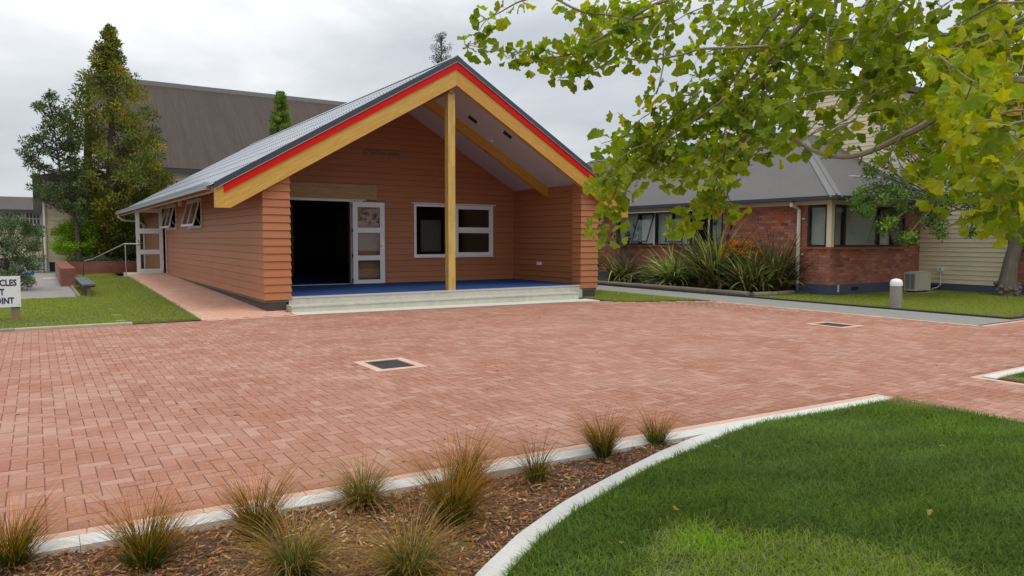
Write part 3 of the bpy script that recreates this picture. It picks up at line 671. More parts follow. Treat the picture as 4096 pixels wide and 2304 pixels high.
# ================================================================== BUILDINGS: shared pieces
def wall_fn(p0, d, n):                   # maps (s along d, off along n, z) to the place
    p0 = np.array(p0, float); d = np.array(d, float); n = np.array(n, float)
    return lambda s, o, z: (p0[0]+d[0]*s+n[0]*o, p0[1]+d[1]*s+n[1]*o, z)
def boards(parent, fn, rngf, z0, z1, pitch, mat_, openings=(), e0=0, e1=0, o0=.028, o1=.006, name='weatherboard', lap=.004):
    r = 0; z = z0
    while z < z1-.01:
        za, zb = z, min(z+pitch, z1); z += pitch
        ra, rb = rngf(za), rngf(zb)
        if ra is None: break
        if rb is None: mid = (ra[0]+ra[1])/2; rb = (mid, mid)
        off = lambda q, za=za: o0+(o1-o0)*(q-za)/pitch
        ops = sorted([o for o in openings if o[2] < zb-.003 and o[3] > za+.003 and o[1] > ra[0] and o[0] < ra[1]])
        pieces = []; cur = (ra[0], rb[0])
        for (sa, sb, oa, ob) in ops:
            if sa > cur[0]: pieces.append((cur[0], sa, cur[1], sa, za, zb))
            if oa > za+.004: pieces.append((max(sa, ra[0]), min(sb, ra[1]), max(sa, ra[0]), min(sb, ra[1]), za, oa))
            if ob < zb-.004: pieces.append((max(sa, ra[0]), min(sb, ra[1]), max(sa, ra[0]), min(sb, ra[1]), ob, zb))
            cur = (sb, sb)
        if cur[0] < ra[1]: pieces.append((cur[0], ra[1], cur[1], rb[1], za, zb))
        for (a0, a1, b0, b1, q0, q1) in pieces:
            A, B = off(q0), off(q1); lp = .006 if q1 > zb-.002 and zb < z1-.01 else 0
            x0 = e0 if abs(a0-ra[0]) < 1e-6 else 0; x1 = e1 if abs(a1-ra[1]) < 1e-6 else 0
            MB().hexa([fn(a0-x0*A, A, q0), fn(a1+x1*A, A, q0), fn(a1, -.004, q0), fn(a0, -.004, q0),
                       fn(b0-x0*B, B, q1-lp), fn(b1+x1*B, B, q1-lp), fn(b1, -.004, q1-lp), fn(b0, -.004, q1-lp)]).build(name, mat_, parent)
def core(fn, s0, s1, z0, topf, openings, thick, brk=()):
    """one mesh: a wall slab with openings; topf(s) -> height"""
    cuts = sorted(set([s0, s1]+[c for o in openings for c in o[:2] if s0 < c < s1]+[b for b in brk if s0 < b < s1])); m = MB()
    for a, b in zip(cuts[:-1], cuts[1:]):
        mid = (a+b)/2; ops = sorted([(o[2], o[3]) for o in openings if o[0] < mid < o[1]]); z = z0; zs = []
        for oa, ob in ops:
            if oa > z: zs.append((z, z, oa, oa))
            z = ob
        zs.append((z, z, topf(a), topf(b)))
        for (za, zb, zc, zd) in zs:
            m.hexa([fn(a, -.005, za), fn(b, -.005, zb), fn(b, -.005-thick, zb), fn(a, -.005-thick, za), fn(a, -.005, zc), fn(b, -.005, zd), fn(b, -.005-thick, zd), fn(a, -.005-thick, zc)])
    return m
def glazed_door(parent, hinge, d, n, w, h, panes, label=None, stile=.145, handle_side=1, hn=4):
    """hinge: base point; d: leaf direction; n: outward normal. panes: list of (z0,z1)"""
    fn = wall_fn(hinge, d, n); z0 = hinge[2]
    m = MB(); t = .045
    m.box(0, stile, 0, t, z0, z0+h, fn).box(w-stile, w, 0, t, z0, z0+h, fn)
    zz = [0]+[q for p in panes for q in p]+[h]
    for a, b in zip(zz[::2], zz[1::2]): m.box(stile, w-stile, .001, t-.001, z0+a, z0+b, fn)
    door = m.build('door', M['white'], parent)
    if label: door['label'] = label
    for a, b in panes:
        MB().box(stile-.004, w-stile+.004, t*.42, t*.55, z0+a-.004, z0+b+.004, fn).build('glass_pane', M['glass'], door)
        mm = MB()
        for (x0, x1, y0, y1) in ((stile, stile+.014, a, b), (w-stile-.014, w-stile, a, b), (stile+.014, w-stile-.014, a, a+.014), (stile+.014, w-stile-.014, b-.014, b)):
            mm.box(x0, x1, t*.1, t*.4, z0+y0, z0+y1, fn)
        mm.build('glazing_bead', M['black'], door)
    hx = w-.075
    for o_ in (t, -.008): MB().box(hx-.022, hx+.022, o_, o_+.008, z0+.98, z0+1.20, fn).build('handle_plate', M['steel'], door)
    for sg, o_ in ((1, t+.008), (-1, -.008)):
        MB().tube([fn(hx, o_, z0+1.08), fn(hx, o_+sg*.045, z0+1.08), fn(hx-.13, o_+sg*.05, z0+1.08)], .009, 8).build('handle', M['steel'], door)
    for q in range(hn):
        zc = z0+.1+(h-.2)*q/(hn-1)
        MB().box(-.022, .004, t*.3, t+.006, zc-.05, zc+.05, fn).build('hinge', M['black'], door)
    return door
def corrugated(s0, s1, pitch, amp, eave, dvec, up, Lf, n, mat_, name, parent, prof=None, L0=None, ns=6):
    """sheet whose waves run along `up` from the eave; Lf(s) length of the slope"""
    if prof is None: prof = [(i/ns, math.sin(2*math.pi*i/ns)) for i in range(ns)]
    S = []; O = []
    k = 0; s = s0
    while s < s1-1e-6:
        for (t, h) in prof:
            q = s+t*pitch
            if q <= s1: S.append(q); O.append(h*amp)
        s += pitch
    S.append(s1); O.append(0)
    S = np.array(S); O = np.array(O); eave = np.array(eave, float); dvec = np.array(dvec, float); up = np.array(up, float); n = np.array(n, float)
    a = np.array([L0(s) if L0 else 0 for s in S]); b = np.array([Lf(s) for s in S])
    B = eave+S[:, None]*dvec+O[:, None]*n
    V = np.concatenate([B+a[:, None]*up, B+b[:, None]*up, B+a[:, None]*up-n*.02, B+b[:, None]*up-n*.02]); N_ = len(S); i = np.arange(N_-1)
    F = np.stack([i, i+1, i+1+N_, i+N_], 1)
    return npobj(name, V[:2*N_], F, mat_, parent)

# ================================================================== MEETING HOUSE
XL, XRR, YF, YB, YE = 4.145, 13.48, 16.10, 19.915, 36.1
XC = 8.815; ZF = .31; PITCH = .1696; SL = .583
mh = thing('meeting_house', 'orange weatherboard hall with open gabled porch, red and timber barge boards', 'building', (XC, YF, 0))
TAN = SL; ROOF_E = 2.72                                            # underside line of sheet at x = 3.13
def roof_z(x): return ROOF_E+TAN*(min(x, 2*XC-x)-3.13)
def under(x, d=.34): return roof_z(x)-d
# left side wall
openL = [(22.93-YF, 25.03-YF, 1.93, 2.775), (27.5-YF, 29.55-YF, 1.93, 2.785), (29.98-YF, 31.03-YF, .20, 2.72)]
fnL = wall_fn((XL, YF, 0), (0, 1), (-1, 0))
wl = core(fnL, .02, YE-YF, .2, lambda s: 2.98, openL, .12).build('wall', M['inner'], mh)
wl['label'] = 'long left side wall'
boards(wl, fnL, lambda z: (0, YE-YF), .263, 2.98, PITCH, M['terracotta'], openL, e0=1)
# front piers
PW = .555
fp = wall_fn((XL, YF, 0), (1, 0), (0, -1))
w2 = core(fp, .02, PW-.02, .2, lambda s: under(XL+s)-.02, [], .34).build('pier', M['inner'], mh); w2['label'] = 'left porch pier'
def rl(z):                                          # clip pier boards under the sloping barge
    smin = (z+.30-ROOF_E)/TAN+3.13-XL
    return None if smin > PW-.02 else (max(0, smin), PW)
boards(w2, fp, rl, .258, 3.3, PITCH, M['terracotta'], e0=1, e1=1)
fpi = wall_fn((XL+PW, YF, 0), (0, 1), (1, 0)); boards(w2, fpi, lambda z: (0, .38), .258, 3.17, PITCH, M['terracotta'], e0=1)
fp2 = wall_fn((XRR-.59, YF, 0), (1, 0), (0, -1))
w3 = core(fp2, .02, .57, .15, lambda s: under(XRR-.59+s)-.02, [], .34).build('pier', M['inner'], mh); w3['label'] = 'right porch pier'
def rr(z):
    smax = 2*XC-3.13-(z+.30-ROOF_E)/TAN-(XRR-.59)
    return None if smax < .02 else (0, min(.59, smax))
boards(w3, fp2, rr, .218, 3.3, PITCH, M['terracotta'], e0=1, e1=1)
fp3 = wall_fn((XRR-.59, YF, 0), (0, 1), (-1, 0)); boards(w3, fp3, lambda z: (0, .38), .218+PITCH*0, 3.17, PITCH, M['terracotta'], e0=1)
boards(w3, wall_fn((XRR, YF, 0), (0, 1), (1, 0)), lambda z: (0, .6), .218, 2.9, PITCH, M['terracotta'], e0=1)
# right outside wall
fnR = wall_fn((XRR, YF+.6, 0), (0, 1), (1, 0))
w4 = core(fnR, 0, YE-YF-.6, .15, lambda s: 2.98, [], .12).build('wall', M['terracotta'], mh)
boards(w4, fnR, lambda z: (0, YE-YF-.6), .218, 2.9, PITCH, M['terracotta'])
# porch side walls (inner faces)
XI = 13.125
fI = wall_fn((XI, YF+.36, 0), (0, 1), (-1, 0))
w5 = core(fI, 0, YB-YF-.36, .2, lambda s: 3.2, [], .1).build('wall', M['inner'], mh); w5['label'] = 'right inner wall of the porch'
boards(w5, fI, lambda z: (0, YB-YF-.36), ZF+.005-PITCH*.15, 3.20, PITCH, M['terracotta'])
fI2 = wall_fn((2*XC-XI, YF+.36, 0), (0, 1), (1, 0))
w6 = core(fI2, 0, YB-YF-.36, .2, lambda s: 3.2, [], .1).build('wall', M['inner'], mh); w6['label'] = 'left inner wall of the porch'
boards(w6, fI2, lambda z: (0, YB-YF-.36), ZF+.005-PITCH*.15, 3.2, PITCH, M['terracotta'])
# porch back wall
X0b = 2*XC-XI
def ceil_z(x): return 3.165+.5725*(min(x, 2*XC-x)-X0b)
openB = [(5.50, 7.53, .2, 2.655), (9.52, 12.31, 1.065, 2.65)]
fB = wall_fn((0, YB, 0), (1, 0), (0, -1))
wb = core(fB, X0b, XI, .2, ceil_z, openB, .12, brk=(XC,)).build('wall', M['inner'], mh); wb['label'] = 'back wall of the porch'
def rb_(z):
    if z < 3.165: return (X0b, XI)
    d = (z-3.165)/.5725+X0b
    return None if d > XC-.02 else (d, 2*XC-d)
boards(wb, fB, rb_, ZF+.005-PITCH*.15, 5.66, PITCH, M['terracotta'], openB+[(4.72, 8.355, 2.70, 3.14)])
# interior room
m = MB(); m.box(XL+.13, XRR-.13, YB+.14, YE-.2, .15, ZF-.01); m.build('room_floor', M['carpet'], mh)
m = MB(); m.box(XL+.13, XRR-.13, YB+.14, YE-.2, 2.95, 3.02); m.build('room_ceiling', M['inner'], mh)
m = MB(); m.box(XL, XRR, YE-.12, YE, 0, 2.98); m.prism([(XL, YE-.12, 2.98), (XRR, YE-.12, 2.98), (XC, YE-.12, roof_z(XC)-.1)], (0, .12, 0)); m.build('rear_wall', M['inner'], mh)
MB().box(7.45, 7.85, 26.4, 26.7, ZF, 2.94).build('room_post', M['wood_h'], mh)
m = MB()
for q in range(14): m.box(9.7+q*.08, 9.76+q*.08, 27.0+(q % 2)*.05, 27.03+(q % 2)*.05, .9, 2.6)
m.build('curtain', M['curtain'], mh)
# porch floor, nosing, steps
MB().box(X0b, XI, YF+.02, YB+.14, .19, ZF).build('porch_carpet', M['carpet'], mh)
MB().box(XL+.56, XRR-.56, YF-.012, YF+.055, ZF-.035, ZF+.006).build('nosing', M['alu'], mh)
m = MB().box(4.66, 12.95, YF-.0, YF+.6, -.12, ZF-.036); m.build('step', M['concrete'], mh)
m = MB().box(4.60, 12.50, 15.70, YF-.001, -.15, .112).box(4.595, 12.505, 15.682, YF-.002, .113, .142)
m.build('step', M['concrete'], mh)
ap = MB(); ap.hexa([(4.55, 15.20, -.15), (12.62, 15.06, -.15), (12.62, 15.70, -.15), (4.55, 15.70, -.15), (4.55, 15.14, .004), (12.75, 15.09, -.046), (12.75, 15.70, -.046), (4.55, 15.70, .004)])
ap.build('step_apron', M['apron'], mh)
# foundations
m = MB().box(4.203, 4.215, YF+.302, YE, -.1, .26).box(4.2, 4.60, YF+.01, YF+.3, -.1, .257); m.build('foundation', M['found'], mh)
m = MB().box(12.955, 13.42, YF+.01, YF+.5, -.2, .217).box(13.40, 13.418, YF+.502, YE, -.2, .217); m.build('foundation', M['found'], mh)
# barge: timber beam, red board, slate flashing  (mitred at the ridge)
YBG = 15.93
def zt(x): return ROOF_E+.03+TAN*(min(x, 2*XC-x)-3.13)
def rake(name, x0, x1, dt0, dt1, y0, y1, mat_, flat=None):
    pts = [(x0, y0, zt(x0)-dt0), (x1, y0, zt(x1)-dt0), (x1, y0, zt(x1)-dt1)]
    if flat: pts += [(flat[0], y0, zt(flat[0])-dt1), (x0, y0, flat[1])]
    else: pts += [(x0, y0, zt(x0)-dt1)]
    m = MB(); m.prism(pts if x0 < x1 else pts[::-1], (0, y1-y0, 0)); return m.build(name, mat_, mh)
XA, XZ = 3.14, 2*XC-3.14
rake('barge_beam', XA, XC-.0015, .12, .69, YBG, YBG+.14, M['wood_l'], flat=(3.435, zt(3.435)-.69))
rake('barge_beam', XZ, XC+.0015, .12, .69, YBG, YBG+.14, M['wood_r'], flat=(2*XC-3.435, zt(3.435)-.69))
rake('red_barge', XA+.17, XC-.001, .128, .300, YBG-.028, YBG-.001, M['red'])
rake('red_barge', XZ-.17, XC+.001, .128, .300, YBG-.028, YBG-.001, M['red'])
rake('barge_flashing', XA-.02, XC, -.012, .125, YBG-.045, YBG-.003, M['slate'])
rake('barge_flashing', XZ+.02, XC, -.012, .125, YBG-.045, YBG-.003, M['slate'])
rake('flashing_lip', XA-.02, XC, .118, .132, YBG-.054, YBG-.046, M['gutter'])
rake('flashing_lip', XZ+.02, XC, .118, .132, YBG-.054, YBG-.046, M['gutter'])
# ceiling linings and rafters
m = MB()
for sg in (1, -1):
    xa, xb = (X0b-.45, XC) if sg == 1 else (2*XC-X0b+.45, XC)
    f = lambda x: 3.165+.5725*(min(x, 2*XC-x)-X0b)
    p = [(xa, YBG+.14, f(xa)), (xb, YBG+.14, f(xb)), (xb, YBG+.14, f(xb)+.03), (xa, YBG+.14, f(xa)+.03)]
    m.prism(p if sg == 1 else p[::-1], (0, YB-YBG-.13, 0))
m.build('porch_ceiling', M['ceil'], mh)
for sg, mt in ((1, M['wood_l']), (-1, M['wood_r'])):
    xe = X0b+.004 if sg == 1 else 2*XC-X0b-.004; xc = XC-.001*sg
    f = lambda x: 3.165+.5725*(min(x, 2*XC-x)-X0b)
    p = [(xe, 18.0, f(xe)-.30), (xc, 18.0, f(xc)-.30), (xc, 18.0, f(xc)-.002), (xe, 18.0, f(xe)-.002)]
    MB().prism(p if sg == 1 else p[::-1], (0, .13, 0)).build('rafter', mt, mh)
MB().box(XC-.13, XC-.02, YBG+.142, YB-.03, 5.20, 5.44).build('ridge_beam', M['wood_y'], mh)
# post of staggered staves
post_x0, post_x1, post_y0, post_y1 = 8.672, 8.866, 16.12, 16.30
MB().box(post_x0+.004, post_x1-.004, post_y0+.004, post_y1-.004, ZF, 5.22).build('post_core', M['block'], mh)
post = bpy.data.objects['post_core']
def staves(axis, fixed, a0, a1, n, sgn):
    w = (a1-a0)/n
    for c in range(n):
        z = ZF-random.uniform(0, .2)
        while z < 5.22:
            l = random.uniform(.22, .5); z0, z1 = max(z, ZF), min(z+l, 5.22); z += l
            if z1-z0 < .03: continue
            e = random.uniform(.001, .0045); p, q = a0+c*w+.0006, a0+(c+1)*w-.0006
            mm = MB()
            if axis == 'x': mm.box(p, q, fixed-(e if sgn < 0 else 0), fixed+(e if sgn > 0 else .004), z0+.0008, z1-.0008)
            else: mm.box(fixed-(e if sgn < 0 else 0), fixed+(e if sgn > 0 else .004), p, q, z0+.0008, z1-.0008)
            mm.build('timber_stave', M['block'], post)
staves('x', post_y0, post_x0, post_x1, 4, -1); staves('y', post_x0, post_y0, post_y1, 3, -1)
# lintel panel of boards above the doors
lint = MB().box(4.75, 8.345, YB-.02, YB-.006, 2.722, 3.14).build('lintel_panel', M['wood_h'], mh)
for r in range(5):
    x = 4.75-random.uniform(0, .4)
    while x < 8.345:
        l = random.uniform(.5, 1.1); a, b = max(x, 4.75), min(x+l, 8.345); x += l
        if b-a > .05: MB().box(a+.001, b-.001, YB-.045-random.uniform(0, .006), YB-.0205, 2.722+r*.0835+.001, 2.722+(r+1)*.0835-.001).build('timber_block', M['wood_h'], lint)
# door frame and doors
m = MB(); m.box(5.44, 7.90, YB-.06, YB+.06, 2.655, 2.70).box(5.40, 8.00, YB-.085, YB+.06, 2.701, 2.719).box(5.46, 5.50, YB-.05, YB+.06, ZF+.012, 2.654).box(7.532, 7.60, YB-.05, YB+.06, ZF+.012, 2.654)
m.build('door_frame', M['white'], mh)
MB().box(5.5, 7.531, YB-.05, YB+.08, ZF, ZF+.016).build('threshold', M['alu'], mh)
pn = [(.112, .668), (.808, 1.457), (1.60, 2.185)]
glazed_door(mh, (7.545, YB-.145, ZF+.008), (1, -.01), (0, -1), .965, 2.325, pn, 'right leaf folded back against the wall')
glazed_door(mh, (5.485, YB-.145, ZF+.008), (-1, 0), (0, -1), .84, 2.325, pn, 'left leaf folded back behind the pier')
# porch window
fW = wall_fn((0, YB, 0), (1, 0), (0, -1))
m = MB(); o = .045
m.box(9.523, 9.60, -.09, o, 1.068, 2.647, fW).box(12.23, 12.307, -.09, o, 1.068, 2.647, fW).box(9.60, 12.23, -.089, o-.001, 1.068, 1.135, fW).box(9.60, 12.23, -.089, o-.001, 2.58, 2.647, fW)
m.box(10.90, 11.00, -.088, o-.002, 1.136, 2.579, fW).box(11.0, 12.23, -.088, o-.003, 1.84, 1.915, fW)
pw = m.build('window', M['white'], mh); pw['label'] = 'wide porch window'
MB().box(9.44, 12.39, .0, .085, 2.66, 2.69, fW).build('head_flashing', M['white'], pw)
MB().box(9.50, 12.33, .0, .075, 1.035, 1.064, fW).build('sill', M['white'], pw)
for (a, b, c, d) in ((9.60, 10.90, 1.135, 2.58), (11.0, 12.23, 1.135, 1.84), (11.0, 12.23, 1.915, 2.58)):
    if a < 10: MB().box(11.0, 12.2, -.075, -.069, c, d, fW).build('pane', M['glass'], pw)      # slid open behind its neighbour
    else: MB().box(a, b, -.03, -.024, c, d, fW).build('pane', M['glass'], pw)
    if a > 10.95:
        mm = MB(); mm.box(a+.002, a+.05, -.015, .02, c+.002, d-.002, fW).box(b-.05, b-.002, -.015, .02, c+.002, d-.002, fW).box(a+.05, b-.05, -.014, .019, c+.002, c+.05, fW).box(a+.05, b-.05, -.014, .019, d-.05, d-.002, fW); mm.build('sash', M['white'], pw)
MB().box(10.2, 10.9, -.9, -.88, 1.2, 2.2, fW).build('inner_board', M['curtain'], pw)
# side windows (awnings pushed open)
def awning(y0, y1, z0, z1, ang, label):
    fn = wall_fn((XL, 0, 0), (0, 1), (-1, 0))
    m = MB(); m.box(y0, y0+.045, -.09, .04, z0, z1, fn).box(y1-.045, y1, -.09, .04, z0, z1, fn).box(y0+.045, y1-.045, -.09, .04, z0, z0+.05, fn).box(y0+.045, y1-.045, -.09, .04, z1-.045, z1, fn)
    w = m.build('window', M['white'], mh); w['label'] = label
    MB().box(y0-.03, y1+.03, .0, .07, z1, z1+.02, fn).build('head_flashing', M['white'], w)
    MB().box(y0-.02, y1+.02, .0, .06, z0-.025, z0-.001, fn).build('sill', M['white'], w)
    ca, sa = math.cos(ang), math.sin(ang); hgt = z1-z0-.03
    def sf(s, o, t): return (XL-.045-(sa*t+ca*o), s, z1-.03-(ca*t-sa*o))       # t down the sash, o outwards
    m = MB(); y0_, y1_ = y0+.02, y1-.02
    m.box(y0_, y0_+.055, 0, .035, 0, hgt, sf).box(y1_-.055, y1_, 0, .035, 0, hgt, sf).box(y0_+.055, y1_-.055, .001, .034, 0, .06, sf).box(y0_+.055, y1_-.055, .001, .034, hgt-.07, hgt, sf)
    ym = (y0+y1)/2; m.box(ym-.035, ym+.035, .001, .034, .06, hgt-.07, sf)
    m.build('sash', M['white'], w)
    for a, b in ((y0_+.055, ym-.035), (ym+.035, y1_-.055)): MB().box(a, b, .012, .018, .06, hgt-.07, sf).build('pane', M['glass'], w)
    for yy in (y0_+.03, y1_-.03): MB().tube([(XL-.04, yy, z0+.06), sf(yy, 0, hgt*.62)], .008, 6).build('stay', M['steel'], w)
awning(22.95, 25.01, 1.935, 2.765, .25, 'nearer awning window pushed open')
awning(27.52, 29.53, 1.935, 2.775, .25, 'farther awning window pushed open')
# side door
m = MB(); fn = wall_fn((XL, 0, 0), (0, 1), (-1, 0))
m.box(29.93, 29.975, -.12, .045, .285, 2.74, fn).box(31.03, 31.075, -.12, .045, .285, 2.74, fn).box(29.90, 31.10, -.12, .055, 2.741, 2.80, fn)
m.build('door_frame', M['white'], mh)
glazed_door(mh, (4.02, 30.0, .345), (-1, 0), (0, -1), .90, 2.35, [(.13, .66), (.84, 1.43), (1.62, 2.20)], 'side door standing open at right angles', stile=.13)
MB().box(2.82, 4.12, 30.0, 31.6, .05, .285).build('door_landing', M['apron'], mh)
MB().box(XL-.02, XL-.012+.01, 29.80, 29.93, .27, 2.75).build('jamb_trim', M['terracotta'], mh)
# wall light and outlet
MB().box(XL-.12, XL-.03, 26.15, 26.35, 2.67, 2.82).build('wall_light', M['white'], mh)
m = MB().box(XI-.07, XI-.028, 18.30, 18.50, .80, .90).box(XI-.085, XI-.07, 18.32, 18.41, .81, .88); m.build('power_outlet', M['white'], mh)
# eave: soffit, fascia, gutter, downpipe
MB().hexa([(3.08, YBG+.15, 2.54), (XL-.0, YBG+.15, 2.90), (XL-.0, YE+.1, 2.90), (3.08, YE+.1, 2.54), (3.08, YBG+.15, 2.56), (XL, YBG+.15, 2.92), (XL, YE+.1, 2.92), (3.08, YE+.1, 2.56)]).build('soffit', M['terracotta'], mh)
MB().box(3.135, 3.16, YBG+.15, YE+.05, 2.57, 2.72).build('fascia_board', M['terracotta'], mh)
MB().box(2*XC-3.16, 2*XC-3.135, YBG+.15, YE+.05, 2.57, 2.72).build('fascia_board', M['terracotta'], mh)
for sg in (1, -1):
    gx = lambda x: x if sg == 1 else 2*XC-x
    a = 16.42
    m = MB()
    def gb(xa, xb, za, zb): m.box(min(gx(xa), gx(xb)), max(gx(xa), gx(xb)), a, YE+.1, za, zb)
    gb(3.005, 3.02, 2.625, 2.665); gb(3.013, 3.026, 2.666, 2.72); gb(3.003, 3.02, 2.721, 2.765); gb(3.02, 3.135, 2.625, 2.64); gb(3.120, 3.134, 2.641, 2.735)
    m.box(min(gx(3.0), gx(3.14)), max(gx(3.0), gx(3.14)), a-.012, a, 2.62, 2.785)
    m.build('gutter', M['gutter'], mh)
MB().box(2.99, 3.15, YE+.101, YE+.13, 2.50, 2.62).build('fascia_end', M['red'], mh)
MB().tube([(3.1, YE-.1, 2.63), (3.1, YE-.1, 2.52), (3.3, YE-.1, 2.38), (3.85, YE-.1, 2.35), (4.08, YE-.1, 2.2), (4.08, YE-.1, .2)], .05, 10).build('downpipe', M['pipe'], mh)
# roof sheets with ribs, screws and ridge cap
th = math.atan(TAN); prof = [(0, 0), (.10, 1), (.22, 1), (.32, 0), (.60, .0)]
for sg in (1, -1):
    ex = 3.06 if sg == 1 else 2*XC-3.06
    up = (sg*math.cos(th), 0, math.sin(th)); nn = (-sg*math.sin(th), 0, math.cos(th)); ez = ROOF_E-.04
    Ls = (XC-3.06)/math.cos(th)
    sh = corrugated(0, YE+.12-(YBG-.0), .19, .006, (ex, YBG-.0, ez+.02), (0, 1, 0), up, lambda s: Ls, nn, M['roof'], 'roof_sheet', mh, prof)
    m = MB()
    for r in range(8):
        t = .12+r*(Ls-.35)/7
        for q in range(int((YE-YBG)/.19)):
            p = np.array([ex, YBG+q*.19+.03, ez+.02])+np.array(up)*t+np.array(nn)*.012
            m.box(p[0]-.009, p[0]+.009, p[1]-.009, p[1]+.009, p[2]-.004, p[2]+.011)
    m.build('roof_screws', M['slate'], sh, kind='stuff')
    m = MB(); n_ = np.array(nn); u = np.array(up); top = np.array([XC, 0, ROOF_E-.02+TAN*(XC-3.06)+.035])
    a0 = top+n_*.0; b0 = top-u*.19
    m.hexa([tuple(b0+[0, YBG-.05, 0]-n_*.012), tuple(a0+[0, YBG-.05, 0]-n_*.012), tuple(a0+[0, YE+.12, 0]-n_*.012), tuple(b0+[0, YE+.12, 0]-n_*.012),
            tuple(b0+[0, YBG-.05, 0]), tuple(a0+[0, YBG-.05, 0]+np.array([0, 0, .01])), tuple(a0+[0, YE+.12, 0]+np.array([0, 0, .01])), tuple(b0+[0, YE+.12, 0])])
    m.build('ridge_cap', M['gutter'], mh)
# ceiling lights, sensor, carved name board
def bulk(x, y, sg=-1):
    z = ceil_z(x); s_ = -.5725 if x > XC else .5725; L_ = math.hypot(1, s_); u = np.array([1/L_, 0, s_/L_]); n_ = np.array([s_/L_, 0, -1/L_])*(1 if s_ < 0 else 1)
    n_ = np.array([u[2], 0, -u[0]]); c = np.array([x, y, z])
    f = lambda a, b, h: tuple(c+u*a+np.array([0, b, 0])+n_*h)
    l = MB()
    pts = []
    for k in range(20):
        t = 2*math.pi*k/20; pts.append(f(.085*math.copysign(1, math.cos(t))*(1 if abs(math.cos(t)) > 1e-6 else 0)+.075*math.cos(t), .075*math.sin(t), 0))
    l.prism(pts, n_*.035); r = l.build('ceiling_light', M['white'], mh)
    MB().prism([f(a*1.0, -.083, 0) for a in (-.15, .15)]+[f(a, -.1, 0) for a in (.13, -.13)], n_*.085).build('light_hood', M['black'], r)
    l = MB(); pts2 = [tuple(np.array(p)*0+np.array(p)*1.0+n_*.036) for p in pts]
    c2 = c+n_*.036; pts3 = [tuple(c2+(np.array(p)-c2)*.82) for p in pts2]; l.prism(pts3, n_*.045); l.build('diffuser', M['ceil'], r)
bulk(10.12, 17.45); bulk(10.86, 16.85); bulk(2*XC-10.86, 16.85); bulk(2*XC-10.12, 17.45)
MB().lathe((10.95, 17.0+.75, ceil_z(10.95)-.05), [(.03, 0), (.045, .02), (.045, .05)], 12).build('smoke_sensor', M['white'], mh)
cv = MB(); rr2 = random.Random(3); top = []; bot = []
for k in range(15):
    x = 7.985+k*(9.455-7.985)/14; top.append((x, YB-.05, 4.155+.012*math.sin(k*1.9)+(-.03 if k in (0, 14) else 0))); bot.append((x, YB-.05, 4.0+.006*math.sin(k*1.3)+(.025 if k in (0,) else 0)))
cv.prism(top[::-1]+[(7.955, YB-.05, 4.07)]+bot+[(9.47, YB-.05, 4.06)], (0, .03, 0)) if False else cv.prism(bot+[(9.47, YB-.05, 4.06)]+top[::-1]+[(7.955, YB-.05, 4.07)], (0, .025, 0))
nb = cv.build('name_board', M['carved'], mh)
def text(body, size, loc, rotz, mat_, parent, ext=.002, off=0.0, align='LEFT', name='lettering', sx=1.0):
    cu = bpy.data.curves.new('t', 'FONT'); cu.body = body; cu.size = size; cu.extrude = ext; cu.offset = off; cu.align_x = align; cu.resolution_u = 2
    ob = bpy.data.objects.new('t', cu); scene.collection.objects.link(ob)
    bpy.context.view_layer.update(); me = bpy.data.meshes.new_from_object(ob.evaluated_get(bpy.context.evaluated_depsgraph_get()))
    bpy.data.objects.remove(ob); n = len(me.vertices); V = np.empty(n*3, np.float32); me.vertices.foreach_get('co', V); V = V.reshape(-1, 3)
    V[:, 0] *= sx; W = np.stack([V[:, 0], -V[:, 2], V[:, 1]], 1)      # upright, facing -Y
    c, s = math.cos(rotz), math.sin(rotz); W = np.stack([W[:, 0]*c-W[:, 1]*s, W[:, 0]*s+W[:, 1]*c, W[:, 2]], 1)+np.array(loc)-np.array(WL.get(parent, (0, 0, 0)))
    me.vertices.foreach_set('co', W.astype(np.float32).ravel()); me.materials.clear(); me.materials.append(mat_); me.update()
    return link(name, me, parent)
text('Tua Kaiola Centre', .125, (8.12, YB-.052, 4.045), 0, M['found'], nb, .003, .001)

# ================================================================== BRICK BUILDING with hipped roof
BX, BY = 19.208, 12.522; CX2 = 24.068
bb = thing('brick_building', 'single storey red brick building with grey hipped corrugated roof and brown windows', 'building', (BX, BY, 0))
BH, BLn = .0865, .24; ZB0 = .30; 
bricks = []
def brick_face(fn, s0, s1, z0, z1, openings, seed):
    r = random.Random(seed); row = 0; z = z0
    while z < z1-.02:
        zt_ = min(z+BH-.010, z1-.004); s = s0-(BLn/2 if row % 2 else 0)
        while s < s1-.01:
            a, b = max(s, s0), min(s+BLn-.010, s1)
            s += BLn
            if b-a < .03: continue
            segs_ = [(a, b)]
            for (oa, ob, oz0, oz1) in openings:
                if oz0 < (z+zt_)/2 < oz1:
                    nx = []
                    for (p, q) in segs_:
                        if q <= oa or p >= ob: nx.append((p, q))
                        else:
                            if p < oa-.03: nx.append((p, oa-.005))
                            if q > ob+.03: nx.append((ob+.005, q))
                    segs_ = nx
            for (p, q) in segs_: bricks.append((fn, p, q, z, zt_, r.uniform(.0, .005)))
        z += BH; row += 1
fX = wall_fn((BX, BY, 0), (0, 1), (-1, 0)); fY = wall_fn((BX, BY, 0), (1, 0), (0, -1))
YEND = 31.0
oX = [(12.65-BY, 13.28-BY, 1.34, 2.63), (16.46-BY, 21.75-BY, 1.34, 2.63)]; oY = [(.13, 3.93, 1.34, 2.63)]
wX = core(fX, -.0, YEND-BY, 0, lambda s: 2.66, oX, .2).build('wall', M['mortar'], bb); wX['label'] = 'long side wall with ribbon window'
wY = core(fY, .2, CX2-BX, 0, lambda s: 2.66, oY, .2).build('wall', M['mortar'], bb); wY['label'] = 'end wall with corner window'
